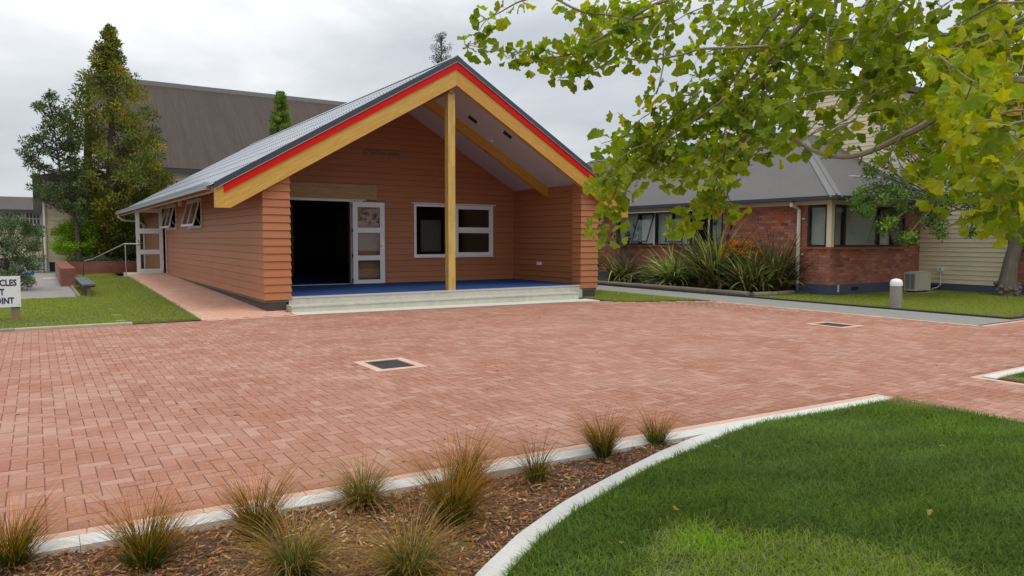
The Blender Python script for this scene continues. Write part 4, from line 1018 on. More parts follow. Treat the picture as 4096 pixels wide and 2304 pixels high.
brick_face(fX, 0, YEND-BY, ZB0, 2.62, [(a-.0, b, c-.02, d) for a, b, c, d in oX], 5); nX = len(bricks)
brick_face(fY, -.012, CX2-BX-.002, ZB0, 2.62, oY, 6)
cent = np.array([b[0]((b[1]+b[2])/2, 0, (b[3]+b[4])/2) for b in bricks]); bx_, by_, bw_ = prj(cent)
vis = (bx_ > 0) & (bx_ < 4096) & (by_ > 0) & (cent[:, 1] < 21)
sizes = np.array([b[2]-b[1] for b in bricks]); rays = cent-np.array([0, 0, H]); rn = rays/np.linalg.norm(rays, axis=1)[:, None]
cosn = np.where(np.arange(len(bricks)) < nX, np.abs(rn[:, 0]), np.abs(rn[:, 1])); occl = (np.arange(len(bricks)) < nX) & (cent[:, 1] > 13.7) & (cent[:, 2] < 1.05)
sc_ = np.where(vis & ~occl, sizes*cosn/bw_**2, 0); top300 = set(np.argsort(-sc_)[:300].tolist())
jX = MB(); jY = MB()
for i, (fn, a, b, z0, z1, o) in enumerate(bricks):
    mm = MB() if i in top300 else (jX if i < nX else jY)
    mm.box(a, b, .0, .011+o, z0, z1, fn)
    if i in top300: mm.build('brick', M['brick'], wX if i < nX else wY)
jX.build('brickwork', M['brick'], wX, kind='stuff'); jY.build('brickwork', M['brick'], wY, kind='stuff')
MB().box(-.03, YEND-BY, .012, .03, -.05, ZB0-.006, fX).build('painted_base', M['blue'], wX)
MB().box(.0, CX2-BX, .012, .03, -.05, ZB0-.006, fY).build('painted_base', M['blue'], wY)
MB().box(1.05, 1.42, .0305, .036, .10, .21, fY).build('base_vent', M['black'], wY)
MB().box(.36, .44, .0305, .037, .08, .29, fY).build('cream_tab', M['pipe'], wY)
MB().box(-.02, YEND-BY, -.01, .02, 2.63, 2.80, fX).build('frieze_board', M['cream'], wX)
MB().box(-.0, CX2-BX, -.01, .019, 2.63, 2.80, fY).build('frieze_board', M['cream'], wY)
m = MB().box(-.06, CX2-BX-.9, .0, .07, 1.325, 1.395, fY); m.build('window_sill', M['sill'], wY)
m = MB().box(.0, .86, .0, .069, 1.325, 1.395, fX); m.build('window_sill', M['sill'], wX)
m = MB()
for q in range(24): m.box(16.40-BY+q*.225, 16.40-BY+q*.225+.22, .0, .06, 1.325, 1.395, fX)
m.build('window_sill', M['sill'], wX)
def ribbon(parent, fn, s0, s1, z0, z1, mulls, blinds, sashes, lab):
    m = MB(); f = .05
    m.box(s0, s1, -.08, .012, z0, z0+f, fn).box(s0, s1, -.08, .012, z1-f, z1, fn)
    for q in [s0, s1-f]+[a-f/2 for a in mulls]: m.box(q, q+f, -.079, .011, z0+f, z1-f, fn)
    w = m.build('window', M['frame'], parent); w['label'] = lab
    edges = [s0]+list(mulls)+[s1]
    for i, (a, b) in enumerate(zip(edges[:-1], edges[1:])):
        if i not in sashes: MB().box(a+f/2, b-f/2, -.02, -.014, z0+f, z1-f, fn).build('pane', M['glass'], w)
        else:
            ang = .34; ca, sa = math.cos(ang), math.sin(ang); hg = z1-z0-.06
            def sf(s, o, t, ca=ca, sa=sa): return fn(s, .012+sa*t+ca*o, z1-.03-(ca*t-sa*o))
            mm = MB(); mm.box(a+.02, a+.07, 0, .03, 0, hg, sf).box(b-.07, b-.02, 0, .03, 0, hg, sf).box(a+.07, b-.07, .001, .029, 0, .05, sf).box(a+.07, b-.07, .001, .029, hg-.06, hg, sf)
            mm.build('open_sash', M['frame'], w); MB().box(a+.07, b-.07, .010, .016, .05, hg-.06, sf).build('pane', M['glass'], w)
        if i in blinds:
            mm = MB(); z = z0+.06
            while z < z1-.05: mm.hexa([fn(a+.06, -.10, z), fn(b-.06, -.10, z), fn(b-.06, -.103, z), fn(a+.06, -.103, z), fn(a+.06, -.110, z+.018), fn(b-.06, -.110, z+.018), fn(b-.06, -.113, z+.018), fn(a+.06, -.113, z+.018)]); z += .024
            mm.build('blind', M['blind'], w, kind='stuff')
        MB().box(a+.03, b-.03, -.42, -.40, z0-.3, z1, fn).build('room_dark', M['inner'], w) if i in blinds else None
    return w
ribbon(wX, fX, 12.655-BY, 13.275-BY, 1.40, 2.60, [], [0], [], 'narrow window left of the corner')
ribbon(wY, fY, .135, 3.925, 1.40, 2.60, [.70, 2.50, 3.30], [0, 1, 2], [2], 'corner window on the end wall')
rw = ribbon(wX, fX, 16.465-BY, 21.745-BY, 1.40, 2.60, [17.05-BY, 17.9-BY, 18.75-BY, 19.62-BY, 20.5-BY], [0, 3, 4, 5], [2, 4], 'long ribbon window behind the flax')
for yy in (17.05, 19.66): MB().box(yy-BY-.03, yy-BY+.03, .013, .03, 1.39, 2.6, fX).build('white_mullion', M['white'], rw)
MB().box(18.0-BY, 19.6-BY, -.3, -.29, 1.4, 2.6, fX).build('curtain', M['blind'], rw)
MB().box(BX-.03, BX+.12, BY-.033, BY+.12, 1.396, 2.63).build('corner_post', M['cream'], bb)
# rooms behind the glass stay dark
m = MB().box(BX+1.2, BX+1.25, BY+1.2, YEND, 0, 2.6).box(BX+1.2, CX2, BY+1.2, BY+1.25, 0, 2.6); m.build('room_partition', M['inner'], bb)
MB().box(BX+.2, CX2, BY+.2, YEND, 2.58, 2.62).build('room_ceiling', M['inner'], bb)
# soffit, gutter
EX, EY, EZ = 18.70, 12.05, 2.84; SG = .60; XRG = 22.95; ZR = EZ+SG*(XRG-EX)
m = MB().box(EX+.02, BX, EY+.02, YEND+.5, 2.75, 2.77).box(BX, CX2-.01, EY+.02, BY, 2.75, 2.77); m.build('soffit', M['fascia'], bb)
m = MB().box(EX-.06, EX+.04, EY-.06, YEND+.55, 2.735, 2.845).box(EX+.04, CX2-.005, EY-.06, EY+.04, 2.735, 2.845); m.build('gutter', M['fascia'], bb)
ang = math.atan(SG); ca, sa = math.cos(ang), math.sin(ang)
hipY = EY+(XRG-EX)                      # ridge starts here
YR2 = 27.9                              # ridge ends; farther hip comes down
LU = (XRG-EX)/ca
def Lmain(s):
    y = EY+s
    if y < hipY: return (y-EY)/ca
    if y > YR2: return max(0, (YR2+(XRG-EX)-y)/ca)
    return LU
corrugated(0, YR2+(XRG-EX)-EY, .0765, .0105, (EX, EY, EZ), (0, 1, 0), (ca, 0, sa), Lmain, (-sa, 0, ca), M['roof_grey'], 'roof_sheet', bb)
def Lend(s):
    x = EX+s; return (x-EX)/ca if x < XRG else LU
corrugated(0, CX2-EX-.004, .0765, .0105, (EX, EY, EZ), (1, 0, 0), (0, ca, sa), Lend, (0, -sa, ca), M['roof_grey'], 'roof_sheet', bb)
MB().poly([(XRG, hipY, ZR), (CX2, hipY, ZR), (CX2, YR2, ZR-.0), (XRG, YR2, ZR)]).build('roof_back', M['roof_grey'], bb)
MB().poly([(EX, YR2+(XRG-EX), EZ), (CX2, YR2+(XRG-EX), EZ), (CX2, YR2, ZR), (XRG, YR2, ZR)]).build('roof_far_hip', M['roof_grey'], bb)
def cap(a, b, w, h=.03):
    a = np.array(a); b = np.array(b); m = MB(); d = (b-a)/np.linalg.norm(b-a); s = np.cross(d, [0, 0, 1.0]); s /= np.linalg.norm(s)
    for sg in (1, -1):
        e = s*sg*w-np.array([0, 0, w*SG*.72]); m.poly([a+[0, 0, h], b+[0, 0, h], b+e+[0, 0, h*.8], a+e+[0, 0, h*.8]][::sg])
    m.tube([a+[0, 0, h+.01], b+[0, 0, h+.01]], .022, 6)
    return m.build('hip_cap', M['roof_cap'], bb)
cap((EX, EY, EZ), (XRG, hipY, ZR), .17); cap((XRG, hipY, ZR), (XRG, YR2, ZR), .15); cap((XRG, YR2, ZR), (EX+.02, YR2+XRG-EX, EZ), .15)
# downpipe
m = MB().tube([(EX-.0, 13.49, 2.74), (EX+.0, 13.49, 2.62), (BX-.13, 13.49, 2.5), (BX-.13, 13.49, .30)], .055, 10); dp = m.build('downpipe', M['pipe'], bb)
MB().tube([(BX-.13, 13.49, .30), (BX-.13, 13.49, .05)], .062, 10).build('downpipe_foot', M['blue'], dp)
MB().box(EX-.1, EX+.06, 13.40, 13.58, 2.70, 2.80).build('rain_head', M['fascia'], dp)
MB().box(BX-.5, BX-.04, 13.1, 13.75, -.05, .07).build('drain_box', M['blue'], dp)
for z in (1.15, 2.2): MB().box(BX-.08, BX-.03, 13.36, 13.42, z, z+.05).build('bracket', M['pipe'], dp)
MB().box(BX+.3, CX2-.1, BY-.42, BY-.04, -.04, .022).build('foot_path', M['soil'], bb)
# roof aerial: grid dish on a bracket
an = thing('roof_aerial', 'pale grid dish aerial with a long arm mounted on the grey hipped roof', 'aerial', (22.3, 12.9, 3.3))
def on_end(x, y, dz=0): return (x, y, EZ+SG*(y-EY)+dz)
p0 = on_end(22.15, 12.75, .02); p1 = at(3575, 722, (np.array(p0)-[0, 0, H])@CF)
MB().tube([p0, tuple(p1)], .03, 8).build('pole', M['antenna'], an)
MB().box(p0[0]-.45, p0[0]+.35, p0[1]-.04, p0[1]+.04, p0[2]-.02, p0[2]+.04).build('bracket', M['black'], an)
w0 = (np.array(p0)-[0, 0, H])@CF
MB().tube([at(3371, 702, w0), at(3525, 711, w0)], .018, 6).build('arm', M['antenna'], an)
c = at(3595, 672, w0); ux, uy = CR*.36, CU*.52
m = MB()
for k in range(15):
    a = -1+2*k/14; hh = math.sqrt(max(0, 1-a*a*.8)); pts = []
    for j in range(7):
        b = -1+2*j/6; pts.append(tuple(c+ux*(a*.9-.25*b)+uy*b*hh*.9+CF*(.25*(a*a+b*b))))
    m.tube(pts, .012, 4)
for b in (-.8, 0, .8): m.tube([tuple(c+ux*(a*.9-.25*b)+uy*b*.9*math.sqrt(max(0, 1-a*a*.8))+CF*.25*(a*a+b*b)) for a in np.linspace(-1, 1, 7)], .012, 4)
m.build('grid_dish', M['antenna'], an)

# ================================================================== CREAM HALL (tall weatherboard gable beside it)
ch = thing('cream_hall', 'tall cream weatherboard hall rising behind the brick building', 'building', (CX2, 9.95, 0))
fC = wall_fn((CX2, 9.95, 0), (0, 1), (-1, 0))
def topC(s): return 5.35+.337*s
ww = core(fC, 0, 6.9, 0, lambda s: topC(s), [], .15).build('wall', M['mortar'], ch); ww['label'] = 'cream boarded gable wall'
def rc(z):
    s = (z-5.35)/.337
    return None if s > 6.85 else (max(0, s), 6.9)
boards(ww, fC, rc, .24, 7.65, .1435, M['cream'], o0=.024, o1=.004)
MB().box(0, 6.9, .0, .02, -.05, .235, fC).build('painted_base', M['blue'], ww)
MB().box(1.88, 2.2, .021, .027, .07, .17, fC).build('base_vent', M['black'], ww)
wz = core(fC, -5, -.0, 0, lambda s: 5.35, [(-3.6, -.12, 1.34, 2.63)], .15).build('wall', M['mortar'], ch); wz['label'] = 'brick wall behind the tree trunk'
jb = []; n_b = len(bricks); brick_face(fC, -5, -.01, ZB0, 2.63, [(-3.6, -.12, 1.34, 2.7)], 8)
for (fn, a, b, z0, z1, o) in bricks[n_b:]:
    mm = MB().box(a, b, .0, .011+o, z0, z1, fn)
    if prj(np.array([fn((a+b)/2, 0, (z0+z1)/2)]))[0][0] < 4110: mm.build('brick', M['brick'], wz)
    else: jb.append((fn, a, b, z0, z1, o))
mm = MB(); [mm.box(a, b, .0, .011+o, z0, z1, fn) for (fn, a, b, z0, z1, o) in jb]; mm.build('brickwork', M['brick'], wz, kind='stuff')
MB().box(-5, -.001, .0, .03, -.05, ZB0-.006, fC).build('painted_base', M['blue'], wz)
MB().box(-.9, -.5, .031, .037, .08, .2, fC).build('base_vent', M['black'], wz)
ribbon(wz, fC, -3.6, -.125, 1.40, 2.60, [-1.6, -.8], [0, 1, 2], [], 'brown framed window behind the tree trunk')
MB().box(-3.6, -.05, .0, .07, 1.325, 1.395, fC).build('window_sill', M['sill'], wz)
boards(wz, fC, lambda z: (-5, 0), 2.65, 5.35, .1435, M['cream'], o0=.024, o1=.004)
m = MB(); m.hexa([(CX2-.35, 4.6, 3.65), (34, 4.6, 3.65), (34, 17.1, 7.86), (CX2-.35, 17.1, 7.86), (CX2-.35, 4.6, 3.83), (34, 4.6, 3.83), (34, 17.1, 8.04), (CX2-.35, 17.1, 8.04)])
m.v = [(x, y, z if y > 10 else 5.35+.337*(4.6-9.95)+(.0 if z < 3.7 else .2)) for x, y, z in m.v]
m.build('roof', M['roof_grey'], ch)
m = MB().poly([(CX2+.15, 16.85, 0), (34, 16.85, 0), (34, 16.85, 7.6), (CX2+.15, 16.85, 7.6)]); m.build('rear_wall', M['cream'], ch)
# conduit and small box on the cream wall
cd = thing('conduit_box', 'small white switch box with pipe on the cream weatherboard wall', 'switch box', (CX2-.05, 11.8, 0))
MB().box(CX2-.14, CX2-.03, 11.72, 11.86, .62, .76).build('box', M['dome'], cd)
MB().box(CX2-.145, CX2-.1405, 11.76, 11.80, .66, .70).build('switch', M['black'], cd)
MB().tube([(CX2-.08, 11.78, .62), (CX2-.08, 11.78, .20), (CX2-.10, 11.86, .1), (CX2-.12, 11.98, .07), (CX2-.13, 12.02, .0)], .018, 8).build('pipe', M['dome'], cd)
# heat pump
hp = thing('heat_pump', 'beige outdoor heat pump unit on a slab by the brick wall', 'heat pump', (22.6, 11.6, 0))
A = gpt(3300+935/2.898, 800+1050/2.898, .10); B = gpt(3300+1035/2.898, 800+1060/2.898, .10); C_ = gpt(3300+1185/2.898, 800+1046/2.898, .10)
hx0, hx1, hy0, hy1 = 22.35, 23.17, 11.55, 11.90
A2 = np.array([21.98, 11.86]); B2 = np.array([21.98, 11.86-.33])
hx0, hx1, hy0, hy1 = 21.93, 22.78, 11.47, 11.82
MB().box(hx0-.15, hx1+.2, hy0-.12, hy1+.15, -.03, .035).build('slab', M['oldconc'], hp)
MB().box(hx0, hx1, hy0, hy1, .085, .63).build('case', M['hp'], hp)
MB().box(hx0-.006, hx0+.004, hy0-.004, hy1+.004, .60, .64).box(hx0, hx1, hy0-.006, hy1, .632, .645).build('lid', M['hp'], hp)
m = MB()
for c_ in ((hy0+.04, hy0+.165), (hy0+.185, hy1-.03)):
    z = .13
    while z < .58: m.box(hx0-.006, hx0-.001, c_[0], c_[1], z, z+.009); z += .0165
m.build('side_grille', M['hpgrey'], hp, kind='stuff')
MB().box(hx0+.12, hx1-.22, hy0-.016, hy0-.001, .13, .59).build('front_panel', M['hp'], hp)
m = MB(); cxl, czl, q = hx1-.12, .50, .017
for (dx, dz) in ((0, .03), (-.018, 0), (.018, 0)): m.prism([(cxl+dx, hy0-.004, czl+dz-q), (cxl+dx+q*.58, hy0-.004, czl+dz), (cxl+dx, hy0-.004, czl+dz+q), (cxl+dx-q*.58, hy0-.004, czl+dz)], (0, .003, 0))
m.build('emblem', M['red'], hp)
for xx in (hx0+.15, hx1-.15): MB().box(xx-.04, xx+.04, hy0+.02, hy1-.02, .035, .084).build('foot', M['black'], hp)
MB().tube([(hx1, hy1-.1, .3), (hx1+.25, hy1-.05, .28), (hx1+.35, hy1, .03)], .02, 6).build('hose', M['black'], hp)
# bollard light
bl = thing('bollard_light', 'grey timber bollard with white domed light on the lawn edge', 'bollard', (16.88, 9.28, 0))
MB().lathe((16.88, 9.28, 0), [(.136, -.1), (.136, .3), (.130, .52)], 18).build('post', M['bollard'], bl)
MB().lathe((16.88, 9.28, .521), [(.125, 0), (.138, .012), (.138, .06), (.132, .11), (.108, .150), (.06, .172), (.01, .18)], 20).build('light_dome', M['dome'], bl)

# ================================================================== LEFT: cream building with sign, big hall, far block
YC = 41.09
cb = thing('music_building', 'old cream weatherboard building with painted sign behind the trees', 'building', (.5, YC, 0))
f1 = wall_fn((.5, YC, 0), (1, 0), (0, -1))
w = core(f1, 0, 5, .45, lambda s: 3.45, [], .15).build('wall', M['cream_old'], cb); w['label'] = 'front wall with the sign'
boards(w, f1, lambda z: (0, 5), .46, 3.45, .198, M['cream_old'], o0=.03, o1=.005, e0=1)
f2 = wall_fn((.5, YC, 0), (0, 1), (-1, 0))
w = core(f2, 0, 26, .45, lambda s: 3.4, [], .15).build('wall', M['cream_old'], cb); w['label'] = 'left wall receding from the corner'
boards(w, f2, lambda z: (0, 26), .46, 3.4, .198, M['cream_old'], o0=.03, o1=.005)
for q in range(4):
    y = 2.5+q*5
    m = MB(); m.box(y, y+2.6, .0, .06, 1.6, 3.2, f2); wd_ = m.build('window', M['white'], cb)
    for a in range(3): MB().box(y+.12+a*.82, y+.84+a*.82, .061, .07, 1.72, 3.1, f2).build('pane', M['hpgrey'], wd_)
MB().box(.55, 5.4, YC+.1, YC+.12, -.05, .45).build('subfloor_shade', M['black'], cb)  # black panel standing in for the shade in the gap under the floor
m = MB().box(.02, 5.3, YC-.45, YC+27, 3.36, 3.46).box(.0, .06, YC-.5, YC+27, 3.46, 3.62); m.build('eave', M['fascia'], cb)
m = MB(); m.prism([(.0, YC-.45, 3.47), (.0, YC-.45, 4.5), (2.6, YC-.45, 5.0), (5.2, YC-.45, 3.47)], (0, 27, 0)); m.build('roof', M['roof_brown'], cb)
MB().tube([(.43, YC-.06, 3.4), (.43, YC-.06, .05)], .06, 8).build('downpipe', M['pipe'], cb)
bs = MB().box(.12, 1.75, .031, .05, 2.985, 3.205, f1).build('painted_sign', M['cream'], cb)
text('DANCE DRAMA SUITE', .105, (.66, YC-.053, 3.105), 0, M['signtext'], bs, .002, .002)
text('MUSIC SUITE', .105, (.66, YC-.053, 3.005), 0, M['signtext'], bs, .002, .002)
st_ = thing('entry_steps', 'dark timber steps with rails at the corner of the old cream building', 'steps', (-.1, YC, 0))
for q in range(4): MB().box(-.35, .3, YC-.9+q*.28, YC-.9+q*.28+.26, .12+q*.17, .16+q*.17).build('tread', M['bench'], st_)
MB().tube([(.32, YC-1.1, 0), (.32, YC-1.1, .95), (.32, YC+.3, 1.75), (.32, YC+.3, .6)], .025, 6).build('hand_rail', M['darkbark'], st_)
# big hall behind
bh = thing('big_hall', 'large hall with long weathered brown corrugated roof behind the meeting house', 'building', (14, 50, 0))
HE, HR, HY0, HY1 = 6.0, 12.62, 50.0, 58.0; aa = math.atan((HR-HE)/(HY1-HY0)); LU2 = math.hypot(HR-HE, HY1-HY0)
corrugated(0, 22.6, .13, .02, (3.3, HY0, HE), (1, 0, 0), (0, math.cos(aa), math.sin(aa)), lambda s: LU2, (0, -math.sin(aa), math.cos(aa)), M['roof_brown'], 'roof_sheet', bh, ns=4)
m = MB().box(3.3, 25.9, HY1-.28, HY1+.28, HR-.22, HR+.10); m.build('ridge_cap', M['roof_cap'], bh)
m = MB().box(3.3, 25.9, HY0-.2, HY0+.02, HE-.28, HE-.05); m.build('gutter', M['fascia'], bh)
fH = wall_fn((3.8, HY0+.6, 0), (1, 0), (0, -1))
wh = core(fH, 0, 21.5, 0, lambda s: HE-.1, [], .2).build('wall', M['cream'], bh); boards(wh, fH, lambda z: (0, 21.5), 3.2, HE-.1, .2, M['cream'])
m = MB().prism([(3.8, HY0+.6, 0), (3.8, HY0+.6, HE), (3.8, HY1, HR-.3), (3.8, HY1+8, HE), (3.8, HY1+8, 0)], (.2, 0, 0)).prism([(25.2, HY0+.6, 0), (25.2, HY0+.6, HE), (25.2, HY1, HR-.3), (25.2, HY1+8, HE), (25.2, HY1+8, 0)], (.2, 0, 0))
m.build('gable_wall', M['cream'], bh)
MB().poly([(3.3, HY1, HR), (25.9, HY1, HR), (25.9, HY1+8, HE), (3.3, HY1+8, HE)]).build('roof_back', M['roof_brown'], bh)
# far white-windowed block
S7 = 70/55
def fp7(px_, py_): 
    d = at(px_, py_, 1)-np.array([0, 0, H]); return np.array([0, 0, H])+d*(70/d[1])
fb = thing('classroom_block', 'distant low classroom block with white multi-pane windows and brown roof', 'building', (-2, 70, 0))
zE = fp7(60, 843)[2]; zR = fp7(60, 803)[2]+.5
f7 = wall_fn((-12, 70, 0), (1, 0), (0, -1)); x7 = lambda p: fp7(p, 870)[0]+12
zs, zt7 = fp7(60, 897)[2], fp7(60, 851)[2]
m = MB().box(0, 13.2, -.3, 0, 0, zE, f7); wv = m.build('wall', M['cream_old'], fb)
for a, b in ((-190, -110), (-75, 4), (22, 86), (103, 160)):
    A_, B_ = x7(a), x7(b)
    m = MB(); m.box(A_-.12, B_+.12, .0, .05, zs-.12, zt7+.12, f7); wi = m.build('window', M['white'], fb); n_ = 4
    for r in range(2):
        for c_ in range(n_):
            MB().box(A_+(B_-A_)*c_/n_+.04, A_+(B_-A_)*(c_+1)/n_-.04, .051, .06, zs+(zt7-zs)*r/2+.04, zs+(zt7-zs)*(r+1)/2-.04, f7).build('pane', M['hpgrey'], wi)
MB().hexa([(-13, 69.3, zE-.1), (1.3, 69.3, zE-.1), (1.3, 76, zR), (-13, 76, zR), (-13, 69.3, zE+.08), (1.3, 69.3, zE+.08), (1.3, 76, zR+.1), (-13, 76, zR+.1)]).build('roof', M['roof_brown'], fb)
MB().box(-13, 1.3, 69.15, 69.3, zE-.16, zE+.08).build('gutter', M['fascia'], fb)

# ================================================================== STREET FURNITURE ON THE LEFT
# notice board
SY = 16.955
sg = thing('notice_sign', 'white notice board with navy capitals on a timber post by the left edge', 'sign', (-.35, SY, 0))
MB().box(-1.32, -.262, SY, SY+.022, .272, .868).build('board', M['sign'], sg)
brd = bpy.data.objects['board']
MB().box(-.43, -.285, SY+.025, SY+.125, -.1, .84).build('post', M['signpost'], sg)
MB().box(-1.28, -1.14, SY+.025, SY+.125, -.1, .84).build('post', M['signpost'], sg)
sc = .118/.72
text('NO VEHICLES', .168, (-.320, SY-.003, .686), 0, M['navy'], brd, .002, .0052, 'RIGHT', sx=.76)
text('PAST', .165, (-.520, SY-.003, .512), 0, M['navy'], brd, .002, .0052, 'RIGHT', sx=.76)
text('THIS POINT', .162, (-.372, SY-.003, .343), 0, M['navy'], brd, .002, .0052, 'RIGHT', sx=.76)
for x, z in ((-.30, .82), (-.30, .57), (-.30, .32), (-1.28, .82), (-1.28, .32)): MB().box(x-.006, x+.006, SY-.004, SY-.0005, z-.006, z+.006).build('screw', M['black'], sg)
# bench
bn = thing('bench', 'low slatted bench with blue grey boards at the edge of the concrete yard', 'bench', (1.2, 23.0, 0))
for i, x in enumerate((1.045, 1.155, 1.265)):
    MB().box(x, x+.100, 22.96, 27.6, .295, .342).build('slat', M['bench'], bn)
for y in (23.1, 24.5, 25.9, 27.3):
    MB().box(1.16, 1.25, y-.045, y+.045, -.1, .25).build('leg', M['signpost'], bn); MB().box(1.06, 1.35, y-.03, y+.03, .251, .294).build('bearer', M['signpost'], bn)
MB().box(.94, 1.0, 22.97, 29, -.05, .03).build('curb_strip', M['oldconc'], None)['kind'] = 'structure'
# planter walls of brick
pl = thing('planter_wall', 'low red brick planter wall turning a corner behind the bench', 'planter wall', (.7, 28.2, 0))
def bricks_box(x0, x1, y0, y1, z0, z1, cap_=True, par=pl):
    MB().box(x0+.01, x1-.01, y0+.01, y1-.01, z0, z1-.01).build('mortar_core', M['mortar'], par)
    z = z0; row = 0; nr = int(round((z1-z0)/.0865))
    for r in range(nr):
        za, zb = z0+r*.0865, z0+(r+1)*.0865-.009
        for ax in (0, 1):
            L0_, L1_ = (x0, x1) if ax == 0 else (y0, y1); s = L0_-(.12 if r % 2 else 0)
            while s < L1_-.02:
                a, b = max(s, L0_), min(s+.23, L1_); s += .24
                if b-a < .04: continue
                if ax == 0: MB().box(a, b, y0-.001, y0+.012, za, zb).build('brick', M['planter_brick'], par)
                elif x0 < 2: MB().box(x0-.0015, x0+.009, a, b, za, zb).build('brick', M['planter_brick'], par) if (a < 30.5 or x0 > .9) else None
    n = max(1, int((x1-x0)/.115)) if x1-x0 > y1-y0 else max(1, int((y1-y0)/.115))
    for q in range(n):
        if x1-x0 > y1-y0: MB().box(x0+(x1-x0)*q/n+.003, x0+(x1-x0)*(q+1)/n-.003, y0-.006, y1+.006, z1-.009, z1+.03).build('coping_brick', M['planter_brick'], par)
        else: MB().box(x0-.006, x1+.006, y0+(y1-y0)*q/n+.003, y0+(y1-y0)*(q+1)/n-.003, z1-.009, z1+.03).build('coping_brick', M['planter_brick'], par)
bricks_box(.685, 1.10, 28.23, 37.0, 0, .57)
bricks_box(1.105, 4.08, 37.3, 37.52, 0, .52)
MB().box(.9, 4.1, 37.53, 41.0, 0, .40).build('planter_soil', M['soil'], None)['kind'] = 'structure'
MB().box(1.105, 1.2, 28.3, 37.3, 0, .3).build('planter_back', M['soil'], None)['kind'] = 'structure'
# handrail
hr = thing('handrail', 'stainless steel handrail sloping down from the side door landing', 'handrail', (2.8, 30.4, 0))
pa = (1.69, 35.1, 0); pb = (2.82, 30.48, .28)
def ry(px_, py_, y): 
    d = at(px_, py_, 1)-np.array([0, 0, H]); return np.array([0, 0, H])+d*(y/d[1])
a0 = ry(334, 1106, 35.1); a1 = ry(334, 1060, 35.1); a2 = ry(336, 1048, 35.05); a3 = ry(343, 1042, 34.9); a4 = ry(372, 1036, 34.2); a5 = ry(498, 975, 30.5); a6 = ry(560, 976, 29.6)
MB().tube([a1, a2, a3, a4, a5, a6], .024, 10).build('rail', M['steel'], hr)
MB().tube([(a0[0], a0[1], -.05), a1], .022, 10).build('post', M['steel'], hr)
b0 = ry(505, 1094, 30.5); b1 = ry(501, 977, 30.5); MB().tube([tuple(b0-[0, 0, .2]), tuple(b1)], .02, 10).build('post', M['steel'], hr)
# small things on the yard
MB().lathe((.55, 34.0, -.01), [(.40, 0), (.40, .03), (.37, .045)], 24).build('manhole_lid', M['stone'], None)
tag(bpy.data.objects['manhole_lid'], 'pale round manhole lid on the concrete yard', 'manhole')
q = gpt(116, 1098); bt = MB().lathe((q[0], q[1], 0), [(.16, 0), (.2, .05), (.2, .1), (.17, .13)], 18).build('hose_reel_base', M['bluebase'], None); tag(bt, 'low bright blue plastic tub on the concrete yard', 'tub')
for i, (x, y) in enumerate(((1.375, 18.6), (1.374, 17.1), (1.35, 15.9))):
    t = MB().lathe((x, y, float(left_z(x, y))-.03), [(.08+.02*i, 0), (.085+.02*i, .030), (.06+.015*i, .036)], 7).build('stepping_stone', M['stone'], None)
    tag(t, ['small pale stone sunk in the lawn, farthest of three', 'pale stone sunk in the lawn between two others', 'pale stone sunk in the lawn nearest the kerb'][i], 'stone', 'pale stones in the left lawn')
q = gpt(2882, 1165); st2 = MB().box(q[0]-.02, q[0]+.02, q[1]-.02, q[1]+.02, -.05, .33).build('marker_stake', M['wstake'], None); tag(st2, 'short pink stake between the flax clumps', 'stake')
# timber edging round the flax bed
te = thing('log_edging', 'weathered half round log edging along the flax bed', 'edging', (16.83, 13.4, 0))
ys = [13.45, 14.9, 16.5, 18.3, 20.2, 22.2, 24.5, 27]
for a, b in zip(ys[:-1], ys[1:]):
    xx = lambda y: 16.86-.1*max(0, (y-16.5)/4)
    MB().tube([(xx(a), a+.01, .05), (xx((a+b)/2)+random.uniform(-.01, .01), (a+b)/2, .055), (xx(b), b-.01, .05)], .085, 10).build('log', M['log'], te)
for (a, b) in (((16.93, 13.40), (17.75, 13.22)), ((17.77, 13.22), (18.66, 13.34))): MB().tube([(*a, .045), (*b, .045)], .08, 10).build('log', M['log'], te)
MB().box(16.86, 19.19, 13.35, 30, -.05, .05).build('flax_bed_soil', M['soil'], None)['kind'] = 'structure'

# ================================================================== VEGETATION
def leafcloud(centers, radii, per, ll, lw, cols, droop=.3, up=0.0, tint=.35, rnd=None, updir=None, shape='diamond'):
    r = rnd or rng; centers = np.asarray(centers, float); n = len(centers); radii = np.broadcast_to(np.asarray(radii, float), (n,))
    C = np.repeat(centers, per, 0); Rr = np.repeat(radii, per); N_ = n*per
    d = r.normal(0, 1, (N_, 3)); d /= np.linalg.norm(d, axis=1)[:, None]; rad = Rr*r.uniform(0, 1, N_)**.5
    P = C+d*rad[:, None]*np.array([1, 1, .75])
    a = d+r.normal(0, .5, (N_, 3)); a[:, 2] += up-droop; a /= np.linalg.norm(a, axis=1)[:, None]
    b = np.cross(a, r.normal(0, 1, (N_, 3))); b /= np.linalg.norm(b, axis=1)[:, None]+1e-9
    L_ = ll*r.uniform(.6, 1.3, N_)[:, None]; W_ = lw*r.uniform(.7, 1.3, N_)[:, None]
    V = np.stack([P, P+a*L_*.45+b*W_*.5, P+a*L_, P+a*L_*.45-b*W_*.5], 1).reshape(-1, 3)
    F = np.arange(N_*4).reshape(-1, 4)
    cols = np.array(cols); cl = cols[r.integers(0, len(cols), n)]*(1-tint+2*tint*r.uniform(0, 1, (n, 1)))
    C2 = np.repeat(cl, per, 0)*r.uniform(.7, 1.35, (N_, 1)); return V, F, np.repeat(C2, 4, 0)
def P39(px_, py_, y): return ry(px_, py_, y)
